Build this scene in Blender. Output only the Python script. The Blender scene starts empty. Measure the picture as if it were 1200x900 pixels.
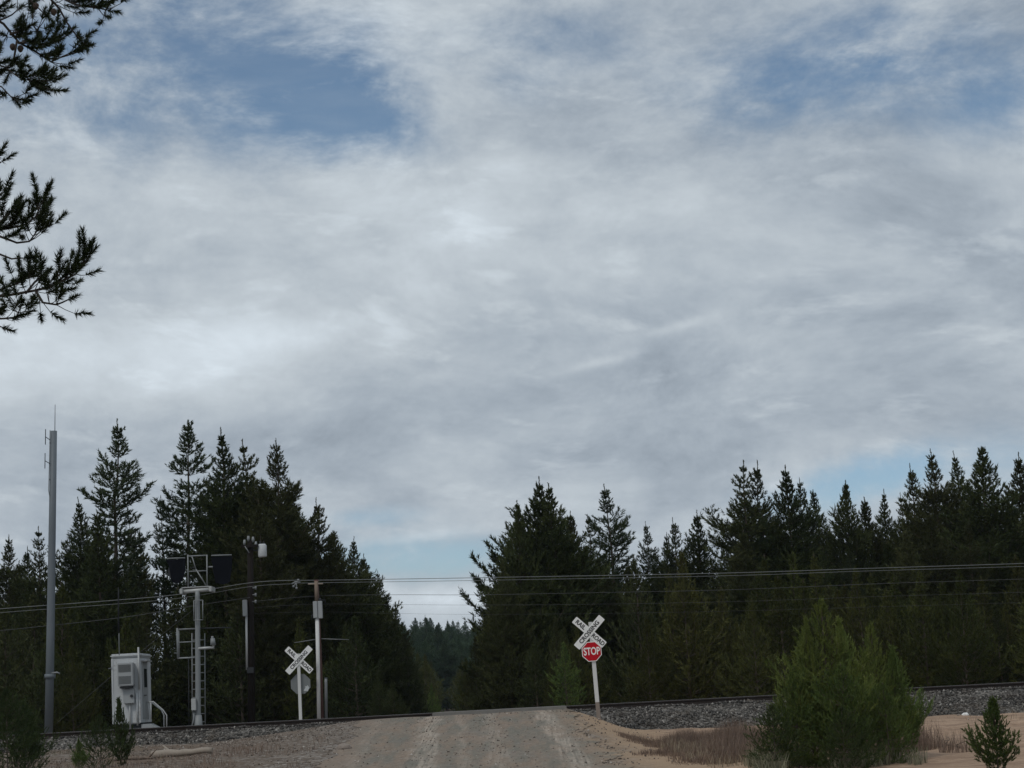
import bpy, bmesh, math, random
import numpy as np
from mathutils import Vector, Matrix, noise as mnoise

sc = bpy.context.scene
COL = sc.collection
R = math.radians
PI = math.pi

# ------------------------------------------------------------------ camera
FPX = 2400.0                      # focal length in pixels of a 1200 px wide picture
EYE = Vector((0.0, 0.0, 1.6))
ROLL = R(-3.0)
PITCH = math.atan(365.0 / FPX * math.cos(ROLL))
ROT = Matrix.Rotation(R(90) + PITCH, 3, 'X') @ Matrix.Rotation(ROLL, 3, 'Z')
cam_d = bpy.data.cameras.new("camera")
cam = bpy.data.objects.new("camera", cam_d)
COL.objects.link(cam)
cam.matrix_world = Matrix.Translation(EYE) @ ROT.to_4x4()
cam_d.sensor_width = 36.0
cam_d.lens = FPX / 1200.0 * 36.0
cam_d.clip_end = 8000.0
sc.camera = cam

sc.view_settings.view_transform = 'Standard'
sc.view_settings.look = 'None'
sc.view_settings.gamma = 1.0
sc.view_settings.exposure = 0.0
sc.render.filter_size = 1.7
sc.cycles.max_bounces = 4
sc.cycles.diffuse_bounces = 2
sc.cycles.glossy_bounces = 2
sc.cycles.transmission_bounces = 2
sc.cycles.volume_bounces = 1

SUN_EL, SUN_AZ = R(52), R(215)     # azimuth clockwise from +Y
SUN_STRENGTH = 1.0


def direction(px, py):
    d = ROT @ Vector(((px - 600) / FPX, -(py - 450) / FPX, -1.0))
    return d


def P(px, py, Y):
    """world point seen at that picture position, at distance Y along the ground"""
    d = direction(px, py)
    return EYE + d * (Y / d.y)


def azel(px, py):
    d = direction(px, py).normalized()
    return math.atan2(d.x, d.y), math.asin(d.z)


# ------------------------------------------------------------------ node helpers
class NT:
    def __init__(self, tree):
        self.t = tree
        self.n = tree.nodes
        self.l = tree.links

    def new(self, kind, **props):
        nd = self.n.new(kind)
        for k, v in props.items():
            setattr(nd, k, v)
        return nd

    def put(self, sock, v):
        if isinstance(v, bpy.types.NodeSocket):
            self.l.new(v, sock)
        else:
            if hasattr(sock.default_value, '__len__') and not hasattr(v, '__len__'):
                v = (v, v, v)
            if hasattr(sock.default_value, '__len__') and len(sock.default_value) == 4 and len(v) == 3:
                v = (*v, 1.0)
            sock.default_value = v

    def m(self, op, a, b=0.0, c=0.0, clamp=False):
        nd = self.new('ShaderNodeMath', operation=op)
        nd.use_clamp = clamp
        self.put(nd.inputs[0], a)
        self.put(nd.inputs[1], b)
        self.put(nd.inputs[2], c)
        return nd.outputs[0]

    def add(self, a, b): return self.m('ADD', a, b)
    def sub(self, a, b): return self.m('SUBTRACT', a, b)
    def mul(self, a, b): return self.m('MULTIPLY', a, b)

    def ss(self, x, lo, hi, a=0.0, b=1.0):
        nd = self.new('ShaderNodeMapRange', interpolation_type='SMOOTHSTEP')
        self.put(nd.inputs['Value'], x)
        for k, v in (('From Min', lo), ('From Max', hi), ('To Min', a), ('To Max', b)):
            nd.inputs[k].default_value = v
        return nd.outputs[0]

    def mix(self, f, a, b, blend='MIX'):
        nd = self.new('ShaderNodeMix', data_type='RGBA', blend_type=blend)
        nd.clamp_factor = True
        self.put(nd.inputs[0], f)
        self.put(nd.inputs[6], a)
        self.put(nd.inputs[7], b)
        return nd.outputs[2]

    def vec(self, x, y, z):
        nd = self.new('ShaderNodeCombineXYZ')
        for i, v in enumerate((x, y, z)):
            self.put(nd.inputs[i], v)
        return nd.outputs[0]

    def vm(self, op, a, b):
        nd = self.new('ShaderNodeVectorMath', operation=op)
        self.put(nd.inputs[0], a)
        self.put(nd.inputs[1], b)
        return nd.outputs[0]

    def noise(self, v, scale, detail=4.0, rough=0.55, dist=0.0, color=False):
        nd = self.new('ShaderNodeTexNoise')
        if v is not None:
            self.put(nd.inputs['Vector'], v)
        nd.inputs['Scale'].default_value = scale
        nd.inputs['Detail'].default_value = detail
        nd.inputs['Roughness'].default_value = rough
        nd.inputs['Distortion'].default_value = dist
        return nd.outputs['Color' if color else 'Fac']

    def xyz(self, v):
        nd = self.new('ShaderNodeSeparateXYZ')
        self.put(nd.inputs[0], v)
        return nd.outputs


# ------------------------------------------------------------------ world
world = bpy.data.worlds.new("World")
sc.world = world
world.use_nodes = True
world.node_tree.nodes.clear()
W = NT(world.node_tree)
sky = W.new('ShaderNodeTexSky', sky_type='NISHITA')
sky.sun_disc = False
sky.sun_elevation = SUN_EL
sky.sun_rotation = SUN_AZ
sky.air_density = 1.0
sky.dust_density = 0.0
sky.ozone_density = 1.2
SKY_STRENGTH = 0.1

geo = W.new('ShaderNodeTexCoord').outputs['Generated']
sx, sy, sz = W.xyz(geo)
az = W.m('ARCTAN2', sx, sy)
el = W.m('ARCSINE', sz)
# cloud sheets: a gently warped, flattened direction space, so that the clouds lie in layers
lay = W.vm('MULTIPLY', geo, (1.0, 1.0, 1.7))
warp = W.noise(lay, 6.0, 1, 0.5, color=True)
lay_w = W.vm('ADD', lay, W.vm('MULTIPLY', W.vm('SUBTRACT', warp, (0.5, 0.5, 0.5)), (0.07, 0.07, 0.06)))
tiltm = W.new('ShaderNodeMapping')
tiltm.inputs['Rotation'].default_value = (0, R(-9), 0)
W.put(tiltm.inputs['Vector'], lay_w)
lay_t = tiltm.outputs[0]
n_big = W.noise(lay_t, 6.0, 2, 0.5)
n_mid = W.noise(W.vm('MULTIPLY', lay_t, (0.8, 0.8, 1.2)), 15.0, 5, 0.6)
n_puff = W.noise(W.vm('ADD', lay_t, (3.7, 1.1, 0.4)), 20.0, 8, 0.66)
n_wisp = W.noise(W.vm('MULTIPLY', W.vm('ADD', lay_t, (1.3, 2.1, 0.9)), (0.75, 0.75, 1.35)), 30.0, 6, 0.6)
azel_v = W.vec(az, el, 0.0)


def blob(px, py, rx, ry, amp, tilt=0.0):
    """soft patch of sky centred on a compass bearing and elevation"""
    a0, e0 = azel(px, py)
    mp = W.new('ShaderNodeMapping', vector_type='TEXTURE')
    mp.inputs['Location'].default_value = (a0, e0, 0)
    mp.inputs['Rotation'].default_value = (0, 0, R(tilt))
    mp.inputs['Scale'].default_value = (rx / FPX, ry / FPX, 1)
    W.put(mp.inputs['Vector'], azel_v)
    dt = W.new('ShaderNodeVectorMath', operation='DOT_PRODUCT')
    W.l.new(mp.outputs[0], dt.inputs[0])
    W.l.new(mp.outputs[0], dt.inputs[1])
    return W.m('POWER', 0.3679, dt.outputs['Value']), amp


def total(items):
    acc = 0.0
    for g, amp in items:
        acc = W.m('MULTIPLY_ADD', g, amp, acc)
    return acc


gaps = total([blob(372, 118, 95, 60, 1.0), blob(150, 85, 260, 105, .64), blob(300, 30, 150, 60, .35),
              blob(450, 150, 80, 50, .35), blob(1000, 70, 230, 85, .52), blob(890, 110, 110, 60, .30), blob(1040, 60, 70, 40, .3),
              blob(1180, 120, 100, 50, .45), blob(640, 40, 120, 45, .42), blob(610, 100, 50, 25, .3),
              blob(1015, 563, 120, 32, 1.0, 9), blob(1190, 565, 60, 60, .4), blob(490, 655, 120, 26, .95), blob(430, 607, 90, 14, .45)])
n_mask = W.add(W.mul(W.sub(n_puff, 0.5), 3.2), W.mul(W.sub(n_wisp, 0.5), 1.0))
open_sky = W.ss(W.add(W.mul(gaps, W.add(1.0, W.mul(n_mask, -0.6))), W.mul(n_mask, -0.14)), 0.06, 1.0)
open_sky = W.mul(open_sky, W.add(0.72, W.mul(n_wisp, 0.32)))
bright = total([blob(560, 270, 240, 100, .13), blob(80, 425, 290, 60, .19), blob(300, 400, 160, 40, .08), blob(450, 20, 120, 60, .06), blob(110, 270, 180, 60, .05),
                blob(330, 395, 200, 30, .07, 6), blob(640, 590, 150, 25, .07, 8), blob(900, 600, 160, 22, .09, 8),
                blob(795, 382, 45, 6, .10, 12), blob(700, 425, 50, 6, .10, 10), blob(860, 200, 100, 25, .05, 8), blob(520, 700, 120, 16, .17), blob(500, 628, 90, 7, .10, 4),
                blob(480, 30, 110, 60, .03), blob(1040, 355, 80, 10, .05, 12),
                blob(380, 505, 260, 42, -.07, 5), blob(760, 530, 230, 40, -.065, 10), blob(900, 165, 180, 60, -.09), blob(1080, 290, 160, 60, -.05),
                blob(640, 350, 160, 60, -.06), blob(1180, 40, 140, 70, -.06), blob(620, 150, 140, 60, -.03), blob(980, 470, 160, 40, -.05)])
lum = W.add(W.add(0.48, W.mul(bright, 1.0)),
            W.add(W.mul(W.sub(n_big, 0.5), 0.16), W.add(W.mul(W.sub(n_mid, 0.5), 0.29), W.add(W.mul(W.sub(n_puff, 0.5), 0.37), W.mul(W.ss(n_wisp, .53, .72), 0.085)))))
lum = W.m('MAXIMUM', lum, 0.2)
cloud_col = W.vm('MULTIPLY', W.mix(W.ss(lum, .34, .6), (0.85, 0.99, 1.15), (0.90, 1.0, 1.085)),
                 W.vec(lum, lum, lum))
cloud_col = W.vm('MULTIPLY', cloud_col, (1 / SKY_STRENGTH,) * 3)
lowb = W.ss(el, R(13), R(2))
blue = W.vm('MULTIPLY', sky.outputs[0], W.mix(lowb, (0.60, 0.70, 0.74), (0.54, 0.63, 0.76)))
sky_final = W.mix(open_sky, cloud_col, blue)
bg = W.new('ShaderNodeBackground')
W.put(bg.inputs['Color'], sky_final)
bg.inputs['Strength'].default_value = SKY_STRENGTH
W.l.new(bg.outputs[0], W.new('ShaderNodeOutputWorld').inputs['Surface'])

# ------------------------------------------------------------------ sun (behind cloud: weak and very soft)
sun_d = bpy.data.lights.new("sun", 'SUN')
sun_d.energy = SUN_STRENGTH
sun_d.angle = R(12)
sun_d.color = (1.0, 0.95, 0.88)
sun = bpy.data.objects.new("sun", sun_d)
COL.objects.link(sun)
sun_dir = Vector((math.sin(SUN_AZ) * math.cos(SUN_EL), math.cos(SUN_AZ) * math.cos(SUN_EL), math.sin(SUN_EL)))
sun.rotation_euler = sun_dir.to_track_quat('Z', 'Y').to_euler()
sun.location = (0, 0, 60)


# ------------------------------------------------------------------ materials
def material(name):
    m = bpy.data.materials.new(name)
    m.use_nodes = True
    m.node_tree.nodes.clear()
    nt = NT(m.node_tree)
    bs = nt.new('ShaderNodeBsdfPrincipled')
    out = nt.new('ShaderNodeOutputMaterial')
    nt.l.new(bs.outputs[0], out.inputs['Surface'])
    return m, nt, bs


def weathered(name, c, rough=0.6, metal=0.0, var=0.25, scale=6.0, dirt=(0.12, 0.1, 0.08), dirt_amt=0.25, streak=True, spec=0.4):
    """paint, metal or wood with uneven tone, streaks and some dirt"""
    m, nt, bs = material(name)
    pos = nt.new('ShaderNodeTexCoord').outputs['Object']
    v = nt.vm('MULTIPLY', pos, (1, 1, 0.18 if streak else 1))
    n1 = nt.noise(v, scale, 6, 0.6)
    n2 = nt.noise(pos, scale * 4.3, 5, 0.65)
    k = nt.add(1.0 - var, nt.mul(n1, 2 * var))
    base = nt.vm('MULTIPLY', c, nt.vec(k, k, k))
    f = nt.mul(nt.ss(nt.add(nt.mul(n1, .5), nt.mul(n2, .5)), 0.5, 0.68), dirt_amt)
    nt.put(bs.inputs['Base Color'], nt.mix(f, base, dirt))
    bs.inputs['Roughness'].default_value = rough
    bs.inputs['Metallic'].default_value = metal
    bs.inputs['Specular IOR Level'].default_value = spec
    return m


def foliage(name, a, b, c, scale=0.9, transl=0.0):
    m, nt, bs = material(name)
    pos = nt.new('ShaderNodeTexCoord').outputs['Object']
    rnd = nt.new('ShaderNodeObjectInfo').outputs['Random']
    isl = nt.new('ShaderNodeNewGeometry').outputs['Random Per Island']
    n = nt.noise(pos, scale, 4, 0.6)
    col = nt.mix(nt.ss(n, .38, .66), a, b)
    col = nt.mix(nt.mul(rnd, .7), col, c)
    k = nt.mul(nt.add(0.62, nt.mul(isl, 0.8)), nt.add(0.72, nt.mul(nt.m('FRACT', nt.mul(rnd, 7.31)), 0.56)))
    nt.put(bs.inputs['Base Color'], nt.vm('MULTIPLY', col, nt.vec(k, k, k)))
    bs.inputs['Roughness'].default_value = 0.55
    bs.inputs['Specular IOR Level'].default_value = 0.12
    if transl:
        tr = nt.new('ShaderNodeBsdfTranslucent')
        nt.put(tr.inputs['Color'], nt.vm('MULTIPLY', col, (1.2, 1.3, .7)))
        mx = nt.new('ShaderNodeMixShader')
        mx.inputs[0].default_value = transl
        out = [x for x in nt.n if x.type == 'OUTPUT_MATERIAL'][0]
        nt.l.new(bs.outputs[0], mx.inputs[1])
        nt.l.new(tr.outputs[0], mx.inputs[2])
        nt.l.new(mx.outputs[0], out.inputs['Surface'])
    return m


M = {}
M['needles'] = foliage('dark_needles', (0.0325, 0.0462, 0.0175), (0.0625, 0.0775, 0.0275), (0.0600, 0.0600, 0.0250), transl=.15)
M['needles_open'] = foliage('grey_green_needles', (0.0375, 0.0550, 0.0275), (0.0650, 0.0875, 0.0400), (0.0525, 0.0625, 0.0325), transl=.15)
M['needles_hazed'] = foliage('far_needles', (.05, .085, .05), (.08, .12, .062), (.065, .1, .052), transl=.1)  # paler, bluer needles: distance haze put into the colour
M['needles_olive'] = foliage('olive_needles', (0.0442, 0.0571, 0.0178), (0.0837, 0.0945, 0.0256), (0.0689, 0.0650, 0.0217), scale=1.2, transl=.2)
M['needles_green'] = foliage('fresh_green_needles', (0.0648, 0.1080, 0.0345), (0.1350, 0.1727, 0.0486), (0.0972, 0.1350, 0.0410), scale=1.6, transl=.2)
M['needles_yellow'] = foliage('yellow_green_needles', (0.11, 0.135, 0.03), (0.18, 0.2, 0.045), (0.14, 0.16, 0.035), scale=1.6, transl=.2)
M['needles_limb'] = foliage('limb_needles', (.018, .027, .011), (.034, .048, .018), (.025, .034, .014), scale=3, transl=.1)
M['needles_young'] = foliage('young_needles', (0.1126, 0.1524, 0.0451), (0.1987, 0.2252, 0.0596), (0.1457, 0.1788, 0.0530), scale=2.0, transl=.2)
M['needles_near'] = foliage('near_needles', (0.0306, 0.0495, 0.0180), (0.0585, 0.0810, 0.0270), (0.0432, 0.0594, 0.0216), scale=3, transl=.15)
M['bark'] = weathered('bark', (0.085, 0.066, 0.052), .9, 0, .4, 5, (.03, .025, .02), .5)
M['dark_bark'] = weathered('dark_bark', (0.04, 0.032, 0.027), .95, 0, .4, 5, (.02, .017, .015), .5)
M['steel'] = weathered('galvanised_steel', (0.23, 0.245, 0.25), .6, .15, .15, 5, (.2, .19, .17), .3)
M['tower_steel'] = weathered('tower_steel', (0.14, 0.162, 0.18), .6, .1, .15, 2.5, (.16, .16, .17), .3)
M['bright_steel'] = weathered('bright_steel', (0.42, 0.43, 0.425), .5, .2, .12, 6, (.3, .28, .25), .3)
M['white_paint'] = weathered('white_paint', (0.62, 0.62, 0.605), .6, 0, .1, 5, (.32, .29, .25), .45, spec=.2)
M['sign_white'] = weathered('sign_white', (0.8, 0.8, 0.78), .45, 0, .05, 4, (.5, .48, .44), .2)
M['sign_black'] = weathered('sign_black', (0.02, 0.02, 0.02), .5, 0, .1, 5, (.05, .05, .05), .2)
M['sign_red'] = weathered('sign_red', (0.46, 0.010, 0.02), .4, 0, .12, 5, (.35, .05, .05), .25, spec=.08)
M['sign_back'] = weathered('sign_back', (0.2, 0.21, 0.21), .5, .3, .15, 5, (.14, .14, .13), .3)
M['cabin_white'] = weathered('cabin_white', (0.5, 0.52, 0.53), .6, 0, .1, 3, (.2, .17, .14), .6, spec=.2)
M['cabin_grey'] = weathered('cabin_grey', (0.33, 0.345, 0.35), .5, .1, .1, 4, (.25, .25, .24), .3)
M['dark_metal'] = weathered('dark_metal', (0.04, 0.043, 0.047), .7, .1, .2, 5, (.03, .03, .03), .3, spec=.15)
M['signal_black'] = weathered('signal_black', (0.007, 0.008, 0.011), .9, 0, .2, 4, (.02, .02, .03), .3, spec=.05)
M['dark_pole'] = weathered('creosoted_wood', (0.02, 0.017, 0.0155), .95, 0, .4, 8, (.015, .013, .012), .5, spec=.08)
M['brown_pole'] = weathered('brown_wood', (0.2, 0.15, 0.115), .85, 0, .3, 9, (.08, .06, .05), .5)
M['red_wood'] = weathered('red_brown_wood', (0.09, 0.045, 0.038), .9, 0, .3, 9, (.04, .03, .03), .4)
M['grey_wood'] = weathered('grey_wood', (0.30, 0.255, 0.21), .9, 0, .3, 9, (.15, .12, .1), .5, streak=False)
M['grey_brown'] = weathered('brown_post_foot', (0.24, 0.2, 0.17), .85, 0, .3, 9, (.1, .08, .06), .5)  # darker, browner tone for the lower post end and the boulder
M['rail_side'] = weathered('rail_rust', (0.035, 0.028, 0.025), .9, .0, .3, 4, (.02, .018, .016), .4, streak=False, spec=.1)
M['rail_top'] = weathered('rail_polished', (0.35, 0.35, 0.36), .35, .7, .1, 4, (.15, .13, .12), .3, streak=False)
M['tie'] = weathered('tie_wood', (0.06, 0.05, 0.043), .9, 0, .35, 4, (.03, .025, .02), .5, streak=False)
M['panel'] = weathered('crossing_planks', (0.19, 0.18, 0.165), .9, 0, .3, 3, (.1, .09, .08), .5, streak=False)
M['wire'] = weathered('aluminium_wire', (0.19, 0.2, 0.2), .5, .3, .1, 3, (.2, .2, .2), .3, streak=False)
M['thin_wire'] = weathered('dull_wire', (0.09, 0.093, 0.096), .7, .1, .1, 3, (.1, .1, .1), .3, streak=False)
M['glass_lens'] = weathered('dark_lens', (0.02, 0.025, 0.03), .2, 0, .1, 5, (.02, .02, .02), .1)
M['cone'] = weathered('pine_cone', (0.07, 0.05, 0.04), .9, 0, .4, 30, (.03, .02, .02), .4, streak=False)


# ------------------------------------------------------------------ object helpers
def put(o, label=None, cat=None, group=None, kind=None):
    for k, v in (('label', label), ('category', cat), ('group', group), ('kind', kind)):
        if v:
            o[k] = v
    return o


def thing(name, loc, label, cat, group=None):
    o = bpy.data.objects.new(name, None)
    o.empty_display_size = 0.3
    o.location = loc
    COL.objects.link(o)
    return put(o, label, cat, group)


def link_mesh(name, me, mat, parent=None):
    if mat is not None:
        me.materials.append(mat)
    o = bpy.data.objects.new(name, me)
    COL.objects.link(o)
    if parent is not None:
        o.parent = parent
    return o


def mesh_np(name, verts, faces, smooth=False):
    """verts (N,3), faces (M,k) arrays with a constant number of corners"""
    me = bpy.data.meshes.new(name)
    nv, (nf, k) = len(verts), faces.shape
    me.vertices.add(nv)
    me.vertices.foreach_set('co', np.ascontiguousarray(verts, dtype=np.float32).ravel())
    me.loops.add(nf * k)
    me.loops.foreach_set('vertex_index', np.ascontiguousarray(faces, dtype=np.int32).ravel())
    me.polygons.add(nf)
    me.polygons.foreach_set('loop_start', np.arange(0, nf * k, k, dtype=np.int32))
    me.polygons.foreach_set('loop_total', np.full(nf, k, dtype=np.int32))
    me.update(calc_edges=True)
    me.validate()
    if smooth:
        me.polygons.foreach_set('use_smooth', np.ones(nf, dtype=bool))
    return me


class MB:
    def __init__(self):
        self.v, self.f, self.sm = [], [], []

    def face_block(self, vs, fs, smooth=False):
        o = len(self.v)
        self.v += [tuple(p) for p in vs]
        self.f += [tuple(i + o for i in f) for f in fs]
        self.sm += [smooth] * len(fs)

    def box(self, c, s, rot=None, bev=0.0):
        bm = bmesh.new()
        bmesh.ops.create_cube(bm, size=1.0)
        for v in bm.verts:
            v.co = Vector((v.co.x * s[0], v.co.y * s[1], v.co.z * s[2]))
        if bev:
            bmesh.ops.bevel(bm, geom=bm.edges[:], offset=bev, segments=2, affect='EDGES')
        bm.verts.index_update()
        vs = [(rot @ v.co if rot else v.co) + Vector(c) for v in bm.verts]
        self.face_block(vs, [[v.index for v in f.verts] for f in bm.faces])
        bm.free()
        return self

    def tube(self, pts, rad, n=10, cap=True):
        pts = [Vector(p) for p in pts]
        if not hasattr(rad, '__len__'):
            rad = [rad] * len(pts)
        vs, fs = [], []
        t0 = (pts[1] - pts[0]).normalized()
        u = t0.orthogonal().normalized()
        for i, p in enumerate(pts):
            a = pts[max(i - 1, 0)]
            b = pts[min(i + 1, len(pts) - 1)]
            t = (b - a).normalized()
            u = (u - t * u.dot(t)).normalized()
            w = t.cross(u)
            for k in range(n):
                an = 2 * PI * k / n
                vs.append(p + (u * math.cos(an) + w * math.sin(an)) * rad[i])
        for i in range(len(pts) - 1):
            for k in range(n):
                k2 = (k + 1) % n
                fs.append((i * n + k, i * n + k2, (i + 1) * n + k2, (i + 1) * n + k))
        self.face_block(vs, fs, True)
        if cap:
            o = len(self.v) - len(vs)
            self.f += [tuple(o + k for k in range(n))[::-1], tuple(o + (len(pts) - 1) * n + k for k in range(n))]
            self.sm += [False, False]
        return self

    def prism(self, outline, depth_vec):
        """outline: planar polygon, extruded both ways by half of depth_vec"""
        d = Vector(depth_vec) / 2
        n = len(outline)
        a = [Vector(p) - d for p in outline]
        b = [Vector(p) + d for p in outline]
        fs = [tuple(range(n)), tuple(range(2 * n - 1, n - 1, -1))]
        for i in range(n):
            j = (i + 1) % n
            fs.append((i, i + n, j + n, j))
        self.face_block(a + b, fs)
        return self

    def build(self, name, mat, parent=None):
        me = bpy.data.meshes.new(name)
        me.from_pydata(self.v, [], self.f)
        me.update()
        bm = bmesh.new()
        bm.from_mesh(me)
        bmesh.ops.recalc_face_normals(bm, faces=bm.faces[:])
        bm.to_mesh(me)
        bm.free()
        me.polygons.foreach_set('use_smooth', self.sm)
        return link_mesh(name, me, mat, parent)


def sstep(a, b, x):
    t = min(max((x - a) / (b - a), 0.0), 1.0)
    return t * t * (3 - 2 * t)


# ------------------------------------------------------------------ terrain
TRACK_Y = 70.0
RAIL_Z = 1.16


def road_x(Y):
    return -1.15 - (Y - 46.0) * 0.033


def road_z(Y):
    if Y < TRACK_Y:
        t = min(max((Y - 44.5) / (67.0 - 44.5), 0.0), 1.0)
        t2 = t * t * (3 - 2 * t)
        return 1.04 * (0.65 * t + 0.35 * t2)
    return 1.04 - 1.35 * sstep(73.0, 92.0, Y)


def hill(X, Y):
    return 11.0 * sstep(330, 620, Y) * (1 - sstep(60, 200, abs(X + 18))) + 3.0 * sstep(330, 900, Y)


def ground_z(X, Y):
    n1 = mnoise.noise((X * .16, Y * .16, 3.1))
    n2 = mnoise.noise((X * .6, Y * .6, 9.1))
    nat = 0.40 * sstep(-4.5, -9.0, X) if X < -4.5 else 0.0
    nat += 0.2 * sstep(56, 66, Y) * (1 - sstep(74, 84, Y))
    nat += 0.10 * n1 + 0.035 * n2
    if 38 < Y < 68 and abs(X) < 24:
        nat += (.07 if X > 3.5 else .03) * mnoise.noise((X * 1.3, Y * .8, 4.4)) + 0.016 * mnoise.noise((X * 4.1, Y * 2.6, 6.4))
        if X > 4:
            d = (Y - 53.5) - .55 * (X - 11) + .03 * (X - 11) ** 2
            for o in (0, 1.7):
                nat -= .08 * math.exp(-((d - o) / .3) ** 2) - .05 * math.exp(-((d - o - .5) / .3) ** 2)
    # low sandy mounds right of the road
    nat += 0.28 * math.exp(-(((X - 14.5) / 3.2) ** 2 + ((Y - 55) / 4.0) ** 2)) + 0.22 * math.exp(-(((X - 10.5) / 2.4) ** 2 + ((Y - 60) / 2.5) ** 2))
    if Y > 74:
        nat -= 0.35 * sstep(74, 84, Y)
    u = X - road_x(Y)
    w = 1 - (sstep(2.9, 5.5, u) if u > 0 else sstep(3.5, 9.0, -u))
    z = nat + (road_z(Y) + 0.02 * n1 - nat) * w
    return z + hill(X, Y)


def axis_pts(segs):
    out = []
    for a, b, n in segs:
        out += list(np.linspace(a, b, n, endpoint=False))
    return np.array(out + [segs[-1][1]])


gx = axis_pts([(-2500, -300, 10), (-300, -60, 24), (-60, -22, 38), (-22, 22, 110), (22, 60, 38), (60, 300, 24), (300, 2500, 10)])
gy = axis_pts([(-200, 20, 12), (20, 38, 18), (38, 80, 150), (80, 130, 40), (130, 700, 50), (700, 5000, 14)])
gv = np.array([(x, y, ground_z(x, y)) for y in gy for x in gx])
nx, ny = len(gx), len(gy)
idx = np.arange(nx * ny).reshape(ny, nx)
gf = np.stack([idx[:-1, :-1], idx[:-1, 1:], idx[1:, 1:], idx[1:, :-1]], -1).reshape(-1, 4)

# ground material: pink sand right, grey-brown gravelly soil left, needle litter under the forest
m, nt, bs = material('ground_soil')
pos = nt.new('ShaderNodeNewGeometry').outputs['Position']
px_, py_, pz_ = nt.xyz(pos)
na = nt.noise(pos, .35, 5, .6)
nb = nt.noise(pos, 2.2, 6, .65)
nc = nt.noise(pos, 11, 4, .6)
vor = nt.new('ShaderNodeTexVoronoi')
nt.put(vor.inputs['Vector'], pos)
vor.inputs['Scale'].default_value = 9
peb = nt.xyz(vor.outputs['Color'])[0]
sand = nt.mix(nt.ss(nb, .3, .7), (0.46, 0.325, 0.23), (0.33, 0.225, 0.155))
sand = nt.mix(nt.ss(nc, .58, .72, 0, .6), sand, (0.16, 0.115, 0.085))
sand = nt.mix(nt.ss(nt.noise(nt.vm('MULTIPLY', pos, (.5, 2.2, 1)), 1.3, 5, .65), .44, .62, 0, .75), sand, (0.25, 0.17, 0.12))
gravel = nt.mix(nt.ss(nb, .3, .7), (0.145, 0.115, 0.092), (0.21, 0.17, 0.135))
gravel = nt.mix(nt.ss(peb, .62, .95, 0, .6), gravel, (0.42, 0.39, 0.36))
gravel = nt.mix(nt.ss(peb, .35, .1, 0, .6), gravel, (0.06, 0.055, 0.05))
duff = nt.mix(nb, (0.05, 0.036, 0.026), (0.09, 0.068, 0.045))
ur = nt.add(nt.add(px_, 1.15), nt.mul(nt.sub(py_, 46.0), 0.033))      # distance from the middle of the road
edge = nt.add(ur, nt.mul(nt.sub(na, .5), 2.4))
right = nt.ss(edge, 3.0, 4.3)
c1 = nt.mix(right, gravel, sand)
orange = nt.mul(nt.ss(edge, 2.4, 3.8), nt.ss(edge, 6.4, 5.0))
c1 = nt.mix(nt.mul(orange, .75), c1, nt.mix(nc, (0.44, 0.315, 0.205), (0.34, 0.24, 0.16)))
leftd = nt.ss(edge, -8.0, -12.0)
c1 = nt.mix(nt.mul(nt.ss(edge, -4.0, -7.0), nt.ss(na, .32, .62, 0, .8)), c1, nt.mix(nc, (0.10, 0.07, 0.05), (0.2, 0.145, 0.105)))
beyond = nt.ss(py_, 76, 82)
nt.put(bs.inputs['Base Color'], nt.mix(beyond, c1, duff))
bs.inputs['Roughness'].default_value = .95
bs.inputs['Specular IOR Level'].default_value = .1
bump = nt.new('ShaderNodeBump')
bump.inputs['Strength'].default_value = 1.0
bump.inputs['Distance'].default_value = .12
nt.put(bump.inputs['Height'], nt.add(nt.mul(nb, .8), nt.mul(nc, .5)))
nt.l.new(bump.outputs[0], bs.inputs['Normal'])
ground = link_mesh('ground', mesh_np('ground', gv, gf, True), m)
put(ground, kind='structure')

# road: gravel sheet with worn, irregular edges
ry = axis_pts([(2, 38, 30), (38, 67.6, 120)])
rows = []
NU = 48
for y in ry:
    wl = 3.55 + .5 * mnoise.noise((y * .35, 1.7, 0)) + .2 * mnoise.noise((y * 1.7, 4.2, 0))
    wr = 3.1 + .5 * mnoise.noise((y * .4, 8.7, 0)) + .25 * mnoise.noise((y * 1.9, 6.2, 0))
    for i in range(NU + 1):
        u = -wl + (wl + wr) * i / NU
        x = road_x(y) + u
        rut = -0.03 * (math.exp(-((u + 1.35) / .35) ** 2) + math.exp(-((u - .45) / .35) ** 2))
        rough = .02 * mnoise.noise((x * 1.1, y * .6, 5)) * (1 - abs(2 * i / NU - 1) ** 4)
        rows.append((x, y, ground_z(x, y) + 0.012 + (rut * .4 + rough + .02) * min(1, min(i, NU - i) / 4)))
n_r = len(ry)
idx = np.arange(n_r * (NU + 1)).reshape(n_r, NU + 1)
rf = np.stack([idx[:-1, :-1], idx[:-1, 1:], idx[1:, 1:], idx[1:, :-1]], -1).reshape(-1, 4)
m, nt, bs = material('road_gravel')
pos = nt.new('ShaderNodeNewGeometry').outputs['Position']
px_, py_, pz_ = nt.xyz(pos)
ur = nt.add(nt.add(px_, 1.15), nt.mul(nt.sub(py_, 46.0), 0.033))
nl = nt.noise(nt.vec(nt.mul(px_, 1.0), nt.mul(py_, .12), 0.0), 1.7, 5, .6)
nl2 = nt.noise(nt.vec(nt.mul(px_, 4.0), nt.mul(py_, .25), 2.0), 1.9, 6, .65)
nb = nt.noise(pos, 1.1, 6, .65)
nc = nt.noise(pos, 9, 5, .7)
vor = nt.new('ShaderNodeTexVoronoi')
nt.put(vor.inputs['Vector'], pos)
vor.inputs['Scale'].default_value = 16
peb = nt.xyz(vor.outputs['Color'])[0]
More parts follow.
